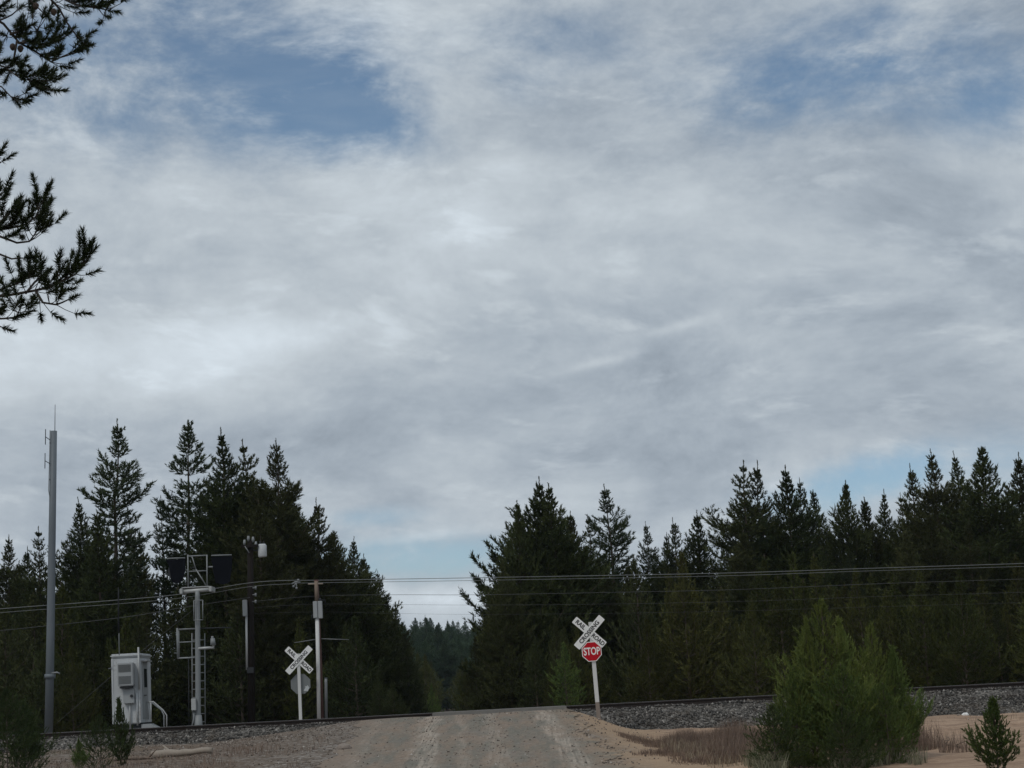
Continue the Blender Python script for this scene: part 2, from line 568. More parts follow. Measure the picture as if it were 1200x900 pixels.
g0 = nt.mix(nt.ss(nl, .35, .65), (0.18, 0.168, 0.138), (0.25, 0.192, 0.145))
g0 = nt.mix(nt.ss(nb, .45, .7, 0, .55), g0, (0.22, 0.19, 0.165))
wob = nt.add(ur, nt.mul(nt.sub(nl, .5), .9))


def track_band(c, w, amp):
    d = nt.m('ABSOLUTE', nt.sub(wob, c))
    return nt.mul(nt.ss(d, w, w * .15), amp)


tracks = nt.m('MAXIMUM', nt.m('MAXIMUM', track_band(-1.3, .45, 1.0), track_band(.5, .42, .45)),
              nt.m('MAXIMUM', track_band(2.15, .45, .95), nt.m('MAXIMUM', track_band(-.35, .22, .5), track_band(-3.0, .3, .4))))
nl3 = nt.noise(nt.vec(nt.mul(px_, 7.0), nt.mul(py_, .16), 5.0), 1.6, 5, .7)
tracks = nt.mul(tracks, nt.mul(nt.ss(nt.add(nt.mul(nl2, .6), nt.mul(nb, .4)), .3, .62), nt.ss(nl3, .3, .62)))
g1 = nt.mix(nt.mul(tracks, .9), g0, (0.46, 0.39, 0.32))
g1 = nt.mix(nt.ss(nl3, .56, .74, 0, .4), g1, (0.36, 0.30, 0.245))
g1 = nt.mix(nt.ss(nl3, .44, .28, 0, .45), g1, (0.10, 0.092, 0.078))
g1 = nt.mix(nt.mul(nt.ss(ur, 2.2, 3.4), nt.ss(nb, .35, .6)), g1, (0.33, 0.235, 0.155))
g1 = nt.mix(nt.mul(nt.ss(ur, -2.4, -3.6), .6), g1, (0.235, 0.18, 0.14))
g1 = nt.mix(nt.ss(peb, .8, .98, 0, .25), g1, (0.42, 0.4, 0.37))
g1 = nt.mix(nt.ss(peb, .22, .05, 0, .3), g1, (0.07, 0.068, 0.063))
k = nt.add(.62, nt.mul(nc, .72))
nt.put(bs.inputs['Base Color'], nt.vm('MULTIPLY', g1, nt.vec(k, k, k)))
bs.inputs['Roughness'].default_value = .95
bs.inputs['Specular IOR Level'].default_value = .1
bump = nt.new('ShaderNodeBump')
bump.inputs['Strength'].default_value = .6
bump.inputs['Distance'].default_value = .04
nt.put(bump.inputs['Height'], nt.add(nt.mul(nl2, .9), nt.mul(nc, .6)))
nt.l.new(bump.outputs[0], bs.inputs['Normal'])
road = link_mesh('gravel_road', mesh_np('gravel_road', np.array(rows), rf, True), m)
put(road, kind='structure')

# ballast bank
m, nt, bs = material('ballast_bed')
pos = nt.new('ShaderNodeNewGeometry').outputs['Position']
vor = nt.new('ShaderNodeTexVoronoi')
nt.put(vor.inputs['Vector'], pos)
vor.inputs['Scale'].default_value = 12
peb = nt.xyz(vor.outputs['Color'])[0]
nb = nt.noise(pos, .8, 4, .6)
c = nt.mix(peb, (0.05, 0.047, 0.043), (0.21, 0.195, 0.175))
c = nt.mix(nt.ss(nb, .5, .7, 0, .6), c, (0.13, 0.11, 0.09))
nt.put(bs.inputs['Base Color'], c)
bs.inputs['Roughness'].default_value = .95
bs.inputs['Specular IOR Level'].default_value = .1
bank_x = axis_pts([(-400, -30, 30), (-30, 30, 240), (30, 400, 30)])


def bank_z(dy):
    a = abs(dy)
    if a < 1.75:
        return 0.985
    return 0.985 - (a - 1.75) * 0.46 + 0.04 * math.sin(a * 3)


prof = [-4.2, -3.7, -3.2, -2.7, -2.2, -1.75, -1.2, 0, 1.2, 1.75, 2.4, 3.2, 4.2]
bv = np.array([(x, TRACK_Y + d + .12 * mnoise.noise((x * .7, d, 2)), bank_z(d) + .05 * mnoise.noise((x * .8, d * 2, 7)) * (abs(d) > 1.3))
               for x in bank_x for d in prof])
idx = np.arange(len(bv)).reshape(len(bank_x), len(prof))
bf = np.stack([idx[:-1, :-1], idx[1:, :-1], idx[1:, 1:], idx[:-1, 1:]], -1).reshape(-1, 4)
bank = link_mesh('ballast_bank', mesh_np('ballast_bank', bv, bf, True), m)
put(bank, kind='structure')

# loose stones
m, nt, bs = material('ballast_stone')
isl = nt.new('ShaderNodeNewGeometry').outputs['Random Per Island']
c = nt.mix(nt.ss(isl, .0, .8), (0.032, 0.031, 0.029), (0.13, 0.122, 0.112))
c = nt.mix(nt.ss(isl, .88, 1.0), c, (0.34, 0.32, 0.295))
pos = nt.new('ShaderNodeNewGeometry').outputs['Position']
st = nt.noise(nt.vm('MULTIPLY', pos, (1, 1, 2)), .9, 5, .65)
c = nt.mix(nt.ss(st, .5, .68, 0, .65), c, (0.055, 0.044, 0.036))
c = nt.mix(nt.ss(st, .46, .3, 0, .5), c, (0.17, 0.14, 0.11))
nt.put(bs.inputs['Base Color'], c)
bs.inputs['Roughness'].default_value = .9
bs.inputs['Specular IOR Level'].default_value = .15
M['stone'] = m
m, nt, bs = material('brown_stone')
isl = nt.new('ShaderNodeNewGeometry').outputs['Random Per Island']
c = nt.mix(nt.ss(isl, .0, .85), (0.075, 0.062, 0.052), (0.26, 0.215, 0.18))
c = nt.mix(nt.ss(isl, .88, 1.0), c, (0.46, 0.42, 0.38))
nt.put(bs.inputs['Base Color'], c)
bs.inputs['Roughness'].default_value = .9
bs.inputs['Specular IOR Level'].default_value = .1
M['brown_stone'] = m

OCT = np.array([(1, 0, 0), (-1, 0, 0), (0, 1, 0), (0, -1, 0), (0, 0, 1), (0, 0, -1)], dtype=float)
OCTF = np.array([(0, 2, 4), (2, 1, 4), (1, 3, 4), (3, 0, 4), (2, 0, 5), (1, 2, 5), (3, 1, 5), (0, 3, 5)])


def stones(name, pts, size, seed, mat):
    rng = np.random.default_rng(seed)
    pts = np.array(pts)
    n = len(pts)
    s = size * np.clip(rng.lognormal(0, .38, n), .4, 1.7)[:, None, None]
    v = OCT[None] * rng.uniform(.6, 1.15, (n, 6, 1)) * rng.uniform(.6, 1.2, (n, 1, 3))
    a, b = rng.uniform(0, 2 * PI, n), rng.uniform(0, 2 * PI, n)
    ca, sa, cb, sb = np.cos(a), np.sin(a), np.cos(b), np.sin(b)
    z = np.zeros(n)
    o = np.ones(n)
    Rz = np.stack([np.stack([ca, -sa, z], -1), np.stack([sa, ca, z], -1), np.stack([z, z, o], -1)], 1)
    Rx = np.stack([np.stack([o, z, z], -1), np.stack([z, cb, -sb], -1), np.stack([z, sb, cb], -1)], 1)
    v = np.einsum('nij,nkj->nki', Rz @ Rx, v) * s + pts[:, None, :]
    f = (OCTF[None] + 6 * np.arange(n)[:, None, None]).reshape(-1, 3)
    return put(link_mesh(name, mesh_np(name, v.reshape(-1, 3), f), mat), kind='stuff')


rnd = random.Random(5)
pts = []
for _ in range(36000):
    x = rnd.uniform(-22, 24)
    d = -1.3 - 2.9 * rnd.random() ** .8
    y = TRACK_Y + d
    z = bank_z(d) + .05 * mnoise.noise((x * .8, d * 2, 7)) * (abs(d) > 1.3)
    if z < ground_z(x, y) - .03:
        continue
    pts.append((x, y, z + .01))
ballast = stones('ballast_stones', pts, .043, 3, M['stone'])
pts = []
for _ in range(15000):
    x = rnd.uniform(-20, -3.2)
    y = rnd.uniform(42, 67)
    u = x - road_x(y)
    dens = sstep(-1.5, -6, u) * (.35 + .65 * sstep(50, 66, y))
    if rnd.random() > dens or mnoise.noise((x * .5, y * .35, 2)) + rnd.uniform(-.4, .4) < -.05:
        continue
    pts.append((x, y, ground_z(x, y) + .01))
for _ in range(500):
    y = rnd.uniform(44, 67)
    u = rnd.gauss(0, 1)
    u = math.copysign(2.6 + abs(u) * 1.0, u)
    x = road_x(y) + u
    pts.append((x, y, ground_z(x, y) + .015))
for _ in range(1500):
    y = rnd.uniform(44, 67)
    x = road_x(y) + rnd.uniform(-3, 3)
    pts.append((x, y, ground_z(x, y) + .025))
stones('loose_gravel', pts, .026, 8, M['brown_stone'])
pts = []
for _ in range(700):
    x, y = rnd.uniform(3, 17), rnd.uniform(44, 66)
    if mnoise.noise((x * .4, y * .4, 12)) > .05:
        pts.append((x, y, ground_z(x, y) + .005))
stones('sand_pebbles', pts, .03, 9, M['brown_stone'])


# ------------------------------------------------------------------ railway
tr = thing('railway_track', (0, TRACK_Y, .98), 'single rusty railway track running across the picture on a grey ballast bank', 'railway track')
for s in (-1, 1):
    y0 = s * .7525
    prof_r = [(-.075, 0), (.075, 0), (.075, .012), (.012, .035), (.012, .118), (.036, .132), (.036, .165), (.028, .174), (-.028, .174), (-.036, .165), (-.036, .132), (-.012, .118), (-.012, .035), (-.075, .012)]
    mb = MB()
    mb.prism([(0, y0 + a, b) for a, b in prof_r], (700, 0, 0))
    rail = mb.build('rail', M['rail_side'], tr)
    t = MB().box((0, y0, .1755), (700, .05, .004))
    t.build('rail_head', M['rail_top'], rail)
rr = random.Random(2)
for i in range(-66, 67):
    x = i * .55 + rr.uniform(-.02, .02)
    if -5.2 < x < 1.6:
        continue
    if abs(x) > 27:
        continue
    MB().box((x, rr.uniform(-.04, .04), -.02), (.23, 2.6, .1), Matrix.Rotation(rr.uniform(-.02, .02), 3, 'Z'), .01).build('tie', M['tie'], tr)

panel = thing('crossing_planks', (-1.0, TRACK_Y, 1.0), 'low grey plank deck carrying the gravel road over the rails', 'crossing deck')
for i, (y, w) in enumerate(((-1.28, .26), (-1.0, .25), (-.42, .3), (-.1, .3), (.22, .3), (.52, .26), (1.02, .26), (1.3, .26))):
    MB().box((rr.uniform(-.06, .06), y, .08), (4.4 + rr.uniform(-.1, .1), w - .015, .17), None, .015).build('plank', M['panel'], panel)

# ------------------------------------------------------------------ trees
def ortho(ax):
    ref = np.where(np.abs(ax[:, 2:3]) < .9, np.array([[0, 0, 1.0]]), np.array([[1.0, 0, 0]]))
    u = np.cross(ax, ref)
    u /= np.linalg.norm(u, axis=1, keepdims=True)
    return u, np.cross(ax, u)


def tufts(pos, ax, K, length, width, shoot, rng, amin=12, amax=62, size=None):
    """K needle blades round each shoot"""
    pos, ax = np.asarray(pos, float), np.asarray(ax, float)
    ax = ax / np.linalg.norm(ax, axis=1, keepdims=True)
    N = len(pos)
    size = np.ones(N) if size is None else np.asarray(size, float)
    u, w = ortho(ax)
    ph = rng.uniform(0, 2 * PI, (N, K))
    al = np.radians(rng.uniform(amin, amax, (N, K)))
    s = rng.uniform(0, 1, (N, K))
    al = al * (1.15 - .7 * s)
    d = (np.cos(al)[..., None] * ax[:, None] + np.sin(al)[..., None] * (np.cos(ph)[..., None] * u[:, None] + np.sin(ph)[..., None] * w[:, None]))
    st = pos[:, None] + ax[:, None] * (s * shoot * size[:, None])[..., None]
    ln = (length * size[:, None] * rng.uniform(.7, 1.2, (N, K)))[..., None]
    tip = st + d * ln
    side = np.cross(d, rng.normal(size=(N, K, 3)))
    side /= np.linalg.norm(side, axis=2, keepdims=True) + 1e-9
    hw = side * width * .5
    v = np.stack([st - hw, st + hw, tip], 2).reshape(-1, 3)
    f = np.arange(len(v)).reshape(-1, 3)
    return v, f


def make_conifer(name, h, seed, base=.1, spread=2.4, profile='cone', whorl=.5, per=6, dens=1.0, lift=(50, -8), curl=30,
                 blade=(.26, .055), K=8, shoot=.22, gap=.0, rad=None, stub=True, taper=.27, inner=.2, step=.2, lat=.42, ragged=.25):
    """one conifer: (trunk mesh with limbs, crown mesh of needle tufts)"""
    rng = np.random.default_rng(seed)
    r = random.Random(seed)
    wood = MB()
    rad = rad or h * .0105
    bend = [(r.uniform(-1, 1) * h * .006, r.uniform(-1, 1) * h * .006) for _ in range(9)]
    bend[0] = (0, 0)

    def axis(z):
        t = max(0, min(z / h, .999)) * 8
        i = int(t)
        f = t - i
        return Vector((bend[i][0] * (1 - f) + bend[i + 1][0] * f, bend[i][1] * (1 - f) + bend[i + 1][1] * f, z))
    zs = [h * i / 12 for i in range(13)]
    wood.tube([axis(z) - Vector((0, 0, .15 if z == 0 else 0)) for z in zs], [max(rad * (1 - z / h) ** .85 * (1.35 if z == 0 else 1), .012) for z in zs], 7)
    pos, ax, siz = [], [], []
    z = base * h
    side_bias = r.uniform(0, 2 * PI)
    wf = 1.0
    while z < h - .03 * h:
        t = (z - base * h) / (h - base * h)
        dist = h - z
        if profile == 'open':
            L = min(spread, taper * dist + .12) * (1 - .25 * max(0, .35 - t) / .35)
        else:
            L = min(spread * (1 - .12 * t), taper * dist * (.72 + .28 * min(1, dist / 3)) + .04) * min(1, .6 + t * 4)
        wf = .6 * wf + .4 * r.uniform(1 - 2 * ragged, 1 + 2 * ragged)
        L *= wf
        nb_ = max(3, int(round(per * r.uniform(.75, 1.2))))
        a0 = r.uniform(0, 2 * PI)
        if not (gap and r.random() < gap):
            for k in range(nb_):
                az_ = a0 + 2 * PI * k / nb_ + r.uniform(-.35, .35)
                Lb = L * r.uniform(.62, 1.18) * (1 + .18 * math.cos(az_ - side_bias))
                if Lb < .06:
                    Lb = .06
                sz = min(1.0, .42 + .5 * Lb)
                e0 = R(lift[1] + (lift[0] - lift[1]) * t ** 1.3 + r.uniform(-9, 9))
                n = 6
                p = axis(z)
                pts = [p.copy()]
                for i in range(n):
                    e = e0 + R(curl) * ((i + 1) / n) ** 1.7
                    p = p + Vector((math.cos(az_) * math.cos(e), math.sin(az_) * math.cos(e), math.sin(e))) * (Lb / n)
                    az_ += r.uniform(-.1, .1)
                    pts.append(p.copy())
                br = max(.008, min(rad * .3, Lb * .012))
                wood.tube(pts[::2], [br, br * .8, br * .55, br * .3], 4, False)
                s = inner if Lb > .6 else .05
                sgn = 1
                while s < 1:
                    q = s * n
                    i = min(int(q), n - 1)
                    a, b = pts[i], pts[i + 1]
                    pp = a + (b - a) * (q - i)
                    d = (b - a).normalized()
                    pos.append(pp)
                    ax.append(d + Vector((r.uniform(-.4, .4), r.uniform(-.4, .4), r.uniform(0, .7))))
                    siz.append(sz)
                    ll = lat * Lb * (1 - s * .8) * r.uniform(.5, 1.3) + .12 * min(1, Lb)
                    sd = Vector((-d.y, d.x, 0)).normalized() * sgn
                    ld = (sd * .85 + d * .6 + Vector((0, 0, r.uniform(-.12, .35)))).normalized()
                    m_ = max(1, int(ll / step * dens))
                    if r.random() < .92:
                        for j in range(m_):
                            g = (j + r.random()) / m_ * ll
                            pos.append(pp + ld * g + Vector((r.uniform(-.05, .05), r.uniform(-.05, .05), r.uniform(-.05, .06))))
                            ax.append(ld + Vector((r.uniform(-.5, .5), r.uniform(-.5, .5), r.uniform(-.1, .9))))
                            siz.append(sz)
                    sgn = -sgn
                    s += step / max(Lb, .3) / dens * r.uniform(.7, 1.3)
                pos.append(pts[-1])
                ax.append(pts[-1] - pts[-2])
                siz.append(sz)
        z += whorl * (1 - .45 * t) * r.uniform(.75, 1.25)
    zz = h - .07 * h
    while zz < h:
        pos.append(axis(zz))
        ax.append(Vector((r.uniform(-.2, .2), r.uniform(-.2, .2), 1)))
        siz.append(.42)
        zz += step * .6
    # dead stubs below the crown
    if stub and base > .12:
        for _ in range(int(10 * base * h / 2)):
            z = r.uniform(.12 * h * base, base * h)
            a = r.uniform(0, 2 * PI)
            p0 = axis(z)
            d = Vector((math.cos(a), math.sin(a), r.uniform(-.3, .2)))
            wood.tube([p0, p0 + d * r.uniform(.3, .9)], [.014, .006], 4, False)
    v, f = tufts([tuple(p) for p in pos], [tuple(a) for a in ax], K, blade[0], blade[1], shoot, rng, size=siz)
    crown = mesh_np(name + '_crown', v, f)
    me = bpy.data.meshes.new(name + '_trunk')
    me.from_pydata(wood.v, [], wood.f)
    me.update()
    me.materials.append(M['bark'])
    return dict(h=h, trunk=me, crown=crown, n=len(f))


def variant(tree, mat):
    c = tree['crown'].copy()
    c.materials.clear()
    c.materials.append(mat)
    return dict(h=tree['h'], trunk=tree['trunk'], crown=c, n=tree['n'])


A = {}
for i in range(4):
    A['open%d' % i] = variant(make_conifer('open_pine', 15, 11 + i, base=.36 + .06 * (i % 2), spread=(1.2, 1.1, 1.3, 1.2)[i], taper=(.27, .24, .31, .28)[i], profile='open', whorl=.46, per=6, dens=1.3, lift=(32, -10), curl=42, inner=.28, K=11, gap=.12, ragged=.32, blade=(.19, .04), lat=.55, step=.17), M['needles_open'])
for i in range(5):
    A['pine%d' % i] = variant(make_conifer('tall_pine', 14, 31 + i, base=(.14, .2, .1, .26, .12)[i], spread=(1.9, 1.7, 2.1, 1.6, 1.9)[i], taper=(.33, .29, .38, .34, .3)[i], whorl=.45, per=6, dens=1.15, lift=(36, -12), curl=38, inner=.2, K=10, gap=(.05, .1, .06, .14, .05)[i], ragged=(.22, .28, .22, .34, .25)[i], blade=(.2, .042), lat=.5, step=.17), M['needles'])
for i in range(5):
    A['fir%d' % i] = variant(make_conifer('dense_conifer', 11, 51 + i, base=.04, spread=(2.2, 1.9, 2.4, 2.1, 2.3)[i], taper=(.36, .32, .42, .36, .46)[i], whorl=.4, per=7, dens=1.15, lift=(38, -8), curl=34, K=10, ragged=(.2, .16, .26, .22, .3)[i], blade=(.19, .042), step=.17), M['needles'])
for i in range(2):
    A['wide%d' % i] = variant(make_conifer('wide_conifer', 10.5, 71 + i, base=.03, spread=2.9, taper=.44, whorl=.4, per=7, dens=1.15, lift=(42, -4), curl=40, K=10, ragged=.22, blade=(.19, .042), step=.17), M['needles'])
young_raw = [make_conifer('young_pine', 5.2, 81 + i, base=.03, spread=1.5, taper=.36, profile='bush', whorl=.36, per=6, dens=1.0, lift=(52, 8), curl=48, K=10, blade=(.14, .033), shoot=.24, step=.16, ragged=.24) for i in range(4)]
for i in range(4):
    A['young%d' % i] = variant(young_raw[i], M['needles_olive'])
    A['youngdark%d' % i] = variant(young_raw[i], M['needles'])
    A['younggreen%d' % i] = variant(young_raw[i], M['needles_green'])
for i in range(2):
    A['far%d' % i] = variant(A['fir%d' % (i * 2)], M['needles_hazed'])
    A['farpine%d' % i] = variant(A['pine%d' % i], M['needles_hazed'])

TREE_RND = random.Random(77)


def plant(arch, loc, h, width=1.0, label='', cat='tree', group=None, name='pine_tree', lean=None, rz=None):
    lean = lean or (TREE_RND.gauss(0, .012), TREE_RND.gauss(0, .012))
    a = A[arch]
    s = h / a['h']
    o = bpy.data.objects.new(name, None)
    o.empty_display_size = .3
    COL.objects.link(o)
    o.location = loc
    o.rotation_euler = (lean[0], lean[1], TREE_RND.uniform(0, 2 * PI) if rz is None else rz)
    o.scale = (s * width, s * width, s)
    put(o, label, cat, group)
    for nm, key in (('trunk', 'trunk'), ('crown', 'crown')):
        c = bpy.data.objects.new(nm, a[key])
        c.parent = o
        COL.objects.link(c)
    return o


def plant_px(arch, tx, ty, Y, width=1.0, dx=0.0, **kw):
    """a tree at distance Y whose tip stands at picture position (tx, ty)"""
    tip = P(tx, ty, Y)
    x = tip.x + dx
    z = ground_z(x, Y)
    return plant(arch, (x, Y, z), tip.z - z, width, **kw)


LEFT_G = 'conifers of the left-hand forest'
RIGHT_G = 'conifers of the right-hand forest'
hero = [
    # archetype, tip x, tip y, distance, width, label
    ('pine2', 10, 628, 100, .9, 'narrow dark pine at the extreme left edge of the picture, left of the mast'),
    ('pine1', 30, 641, 104, .8, 'short spired pine second from the left edge, left of the grey mast'),
    ('pine3', 49, 617, 98, .95, 'pointed pine directly behind the upper half of the grey antenna mast'),
    ('pine0', 92, 583, 94, 1.0, 'dark pine just right of the grey mast, lower than the ragged giant beside it'),
    ('open0', 127, 493, 90, 1.25, 'very tall ragged pine with bare upper trunk, standing above the white equipment cabin'),
    ('fir1', 118, 598, 88, .9, 'dense olive conifer in front of the ragged tall pine, behind the white cabin'),
    ('pine1', 150, 612, 95, .75, 'slim dark pine between the ragged tall pine and the sunlit gap'),
    ('open2', 165, 622, 102, .7, 'thin see-through pine left of the bright sky gap above the cabin'),
    ('open1', 189, 582, 96, .8, 'half-height open-crowned pine left of the second tall spire, sky showing through it'),
    ('open2', 215, 494, 92, 1.15, 'very tall slender pine with tiered open branches right above the railway signal mast'),
    ('pine0', 259, 503, 90, 1.0, 'tall pine with a thin spiky tip, first of three close spires over the dark pole'),
    ('pine3', 289, 514, 91, 1.05, 'tall bushy-topped pine, middle one of the three spires over the dark pole'),
    ('pine2', 320, 516, 88, 1.1, 'tall pine with long right-hand branches, last of the three spires over the dark pole'),
    ('fir0', 305, 585, 85, .95, 'dense dark conifer below the three tall spires, behind the dark utility pole'),
    ('open0', 342, 575, 99, .85, 'leaning open pine whose sparse branches stick out right of the three spires'),
    ('pine1', 365, 585, 89, 1.0, 'pointed dark pine rising alone over the wooden service pole'),
    ('fir2', 394, 622, 92, .85, 'dark conifer right of the pointed pine over the wooden service pole'),
    ('pine0', 411, 630, 95, 1.0, 'conifer at the top of the left-hand slope of crowns falling to the road gap'),
    ('fir0', 421, 650, 102, .9, 'bushy conifer second in the row stepping down to the road gap on the left'),
    ('pine2', 440, 669, 112, .9, 'spired conifer third in the row stepping down to the road gap on the left'),
    ('fir2', 452, 700, 125, .9, 'small dense conifer fourth in the row stepping down to the road gap'),
    ('pine1', 464, 709, 140, .9, 'thin conifer fifth in the row stepping down to the road gap on the left'),
    ('fir0', 474, 742, 150, .8, 'low conifer last in the row stepping down to the road gap'),
    # right of the gap
    ('wide0', 608, 588, 86, .66, 'left shoulder of the massive dark conifer clump at the right of the road gap'),
    ('wide1', 630, 561, 88, 1.0, 'highest crown of the massive dark conifer clump at the right of the road gap'),
    ('fir1', 651, 566, 87, 1.0, 'blunt right-hand crown of the massive dark conifer clump by the road gap'),
    ('fir3', 668, 600, 90, .95, 'lower right flank crown of the massive clump, above the stop sign'),
    ('wide1', 592, 655, 84, .55, 'low outer conifer with branches sticking out into the road gap'),
    ('pine3', 690, 603, 98, .85, 'narrow conifer tucked between the massive clump and the pale two-tipped pine'),
    ('open0', 712, 568, 96, 1.35, 'airy grey-green pine with two tips, standing alone above the crossbuck'),
    ('fir3', 735, 660, 94, .8, 'low bushy conifer at the right foot of the airy two-tipped pine'),
    ('open0', 757, 612, 108, .75, 'slim pale pine, first of the small row right of the airy two-tipped pine'),
    ('pine2', 774, 625, 105, .7, 'shortest slim pine of the small row right of the airy two-tipped pine'),
    ('pine1', 789, 607, 104, .85, 'pointed dark pine in the middle of the small row over the wires'),
    ('fir0', 814, 599, 102, .85, 'bushy dark conifer ending the small row over the wires'),
    ('pine0', 845, 630, 104, .8, 'low conifer in the notch before the twin-tipped tall pine'),
    ('pine3', 871, 540, 96, 1.15, 'broad tall pine with see-through left side, left of a pair'),
    ('pine1', 885, 541, 97, 1.0, 'tall pine close beside the broad see-through one, right of the pair'),
    ('fir1', 919, 547, 95, .95, 'dense dark conifer right of the pair of tall pines'),
    ('pine2', 941, 560, 99, .75, 'narrow spired pine right of the dense conifer, edged by blue sky'),
    ('open2', 957, 575, 103, .8, 'thin-topped pine below the left end of the blue sky patch'),
    ('wide0', 989, 565, 97, .75, 'wide round-topped conifer with many upright tips below the blue sky patch'),
    ('fir3', 1008, 583, 99, .75, 'right half of the round-topped group below the blue sky patch'),
    ('pine0', 1039, 573, 101, .75, 'small spiky pine in the dip under the blue sky patch'),
    ('pine3', 1051, 578, 102, .65, 'slim pine right of the spiky one in the dip under the blue sky patch'),
    ('pine1', 1070, 544, 98, .85, 'rough-topped pine starting the high group at the right'),
    ('pine2', 1095, 526, 95, .95, 'tall pine with a knobbly thin tip in the high group at the right'),
    ('pine0', 1123, 529, 98, .8, 'slender pine between the knobbly-tipped and the broad one in the high group'),
    ('fir2', 1146, 524, 94, 1.0, 'broad dense conifer, highest of the high group at the right'),
    ('pine3', 1168, 592, 101, .8, 'low conifer in the notch near the right edge of the picture'),
    ('fir0', 1192, 531, 96, .9, 'dark pointed conifer cut by the right edge of the picture'),
]
for a, tx, ty, Y, wd, lab in hero:
    plant_px(a, tx, ty, Y, .45 + .6 * wd, label=lab, group=LEFT_G if tx < 500 else RIGHT_G)

fr = random.Random(21)
FILL = ['pine0', 'pine1', 'pine2', 'pine3', 'pine4', 'fir0', 'fir1', 'fir2', 'fir3', 'fir4', 'open3']


def skyline(x):
    """rough upper limit for fill trees, as a picture height"""
    pts_ = [(-250, 620), (0, 655), (60, 650), (105, 620), (150, 665), (172, 745), (200, 775), (225, 700), (260, 560), (340, 570), (360, 630), (400, 655), (440, 705), (475, 770), (500, 820),
            (540, 820), (560, 730), (590, 630), (650, 610), (690, 640), (740, 655), (800, 655), (850, 625), (900, 590), (960, 620), (1010, 625), (1060, 605), (1150, 575), (1200, 590), (1400, 560)]
    for (a, b), (c, d) in zip(pts_, pts_[1:]):
        if a <= x <= c:
            return b + (d - b) * (x - a) / (c - a)
    return 620


n_fill = 0
for i in range(146):
    left = i < 62
    if i < 8:
        x = -30 - i * 24 + fr.uniform(-8, 8)
    elif left:
        x = fr.uniform(0, 470)
    elif i > 137:
        x = 1215 + (i - 137) * 22 + fr.uniform(-8, 8)
    else:
        x = fr.uniform(560, 1205)
    Y = fr.uniform(86, 128)
    top = skyline(x) + 4 + abs(fr.gauss(0, 34))
    if 480 < x < 560 or top > 790:
        continue
    if 168 < x < 208:
        Y = fr.uniform(90, 96)
    plant_px(fr.choice(FILL), x, top, Y, fr.uniform(.85, 1.15),
             label='dark conifer filling the left-hand forest, its crown lost among taller neighbours' if left else 'dark conifer filling the right-hand forest, its crown lost among taller neighbours',
             group='conifers inside the left-hand forest' if left else 'conifers inside the right-hand forest')
    n_fill += 1

# young growth along the far side of the track
for i in range(84):
    if i < 34:
        x = -60 + 535 * (i + fr.uniform(-.4, .4)) / 34
        Y = fr.uniform(80, 88)
        top = 705 + fr.uniform(-25, 55) + (50 if x > 420 else 0)
        arch = 'youngdark%d' % fr.randrange(4) if fr.random() < .75 else 'young%d' % fr.randrange(4)
        lab, grp = 'bushy dark young pine at the foot of the left-hand forest behind the track', 'young pines under the left-hand forest'
        if 225 < x < 420:
            Y += 1.5
    else:
        x = 560 + 700 * (i - 34 + fr.uniform(-.4, .4)) / 50
        Y = fr.uniform(79, 87)
        top = 700 + fr.uniform(-35, 45) - (20 if x > 740 else -40)
        if 880 < x < 1090:
            top = min(top, 690)
        arch = ('young%d' if fr.random() < (.8 if x > 730 else .25) else 'youngdark%d') % fr.randrange(4)
        lab, grp = 'bushy olive green young pine at the foot of the right-hand forest behind the track', 'young pines under the right-hand forest'
    if 500 < x < 556:
        continue
    plant_px(arch, x, top, Y, fr.uniform(.85, 1.25), label=lab, group=grp, name='young_pine')
# pale low pines beside the stop sign and in the road gap
for arch, tx, ty, Y, wd, lab in (
        ('younggreen0', 660, 752, 77.5, 1.15, 'pale green low pine behind the track just left of the stop sign'),
        ('young2', 645, 775, 78.0, 1.0, 'lowest pale bush-like pine left of the stop sign, touching the track line'),
        ('young1', 676, 735, 79.5, 1.0, 'light olive young pine directly behind the crossbuck and stop sign'),
        ('young3', 880, 702, 78.5, 1.0, 'light olive young pine behind the track, left of the big roadside pine thicket'),
        ('young2', 462, 790, 96, .8, 'small green young pine at the left foot of the road gap'),
        ('younggreen3', 505, 800, 130, .8, 'small bright green young pine in the middle of the road gap'),
        ('young0', 545, 770, 92, .8, 'small olive young pine at the right foot of the road gap'),
        ('youngdark1', 487, 778, 118, .8, 'small dark young pine standing forward in the left of the road gap'),
        ('youngdark2', 556, 745, 88, .9, 'dark young pine at the left skirt of the massive clump by the road gap'),
        ('youngdark0', 476, 760, 105, .9, 'dark young pine under the last of the crowns stepping down to the road gap')):
    plant_px(arch, tx, ty, Y, wd, label=lab, group='young pines by the crossing', name='young_pine')

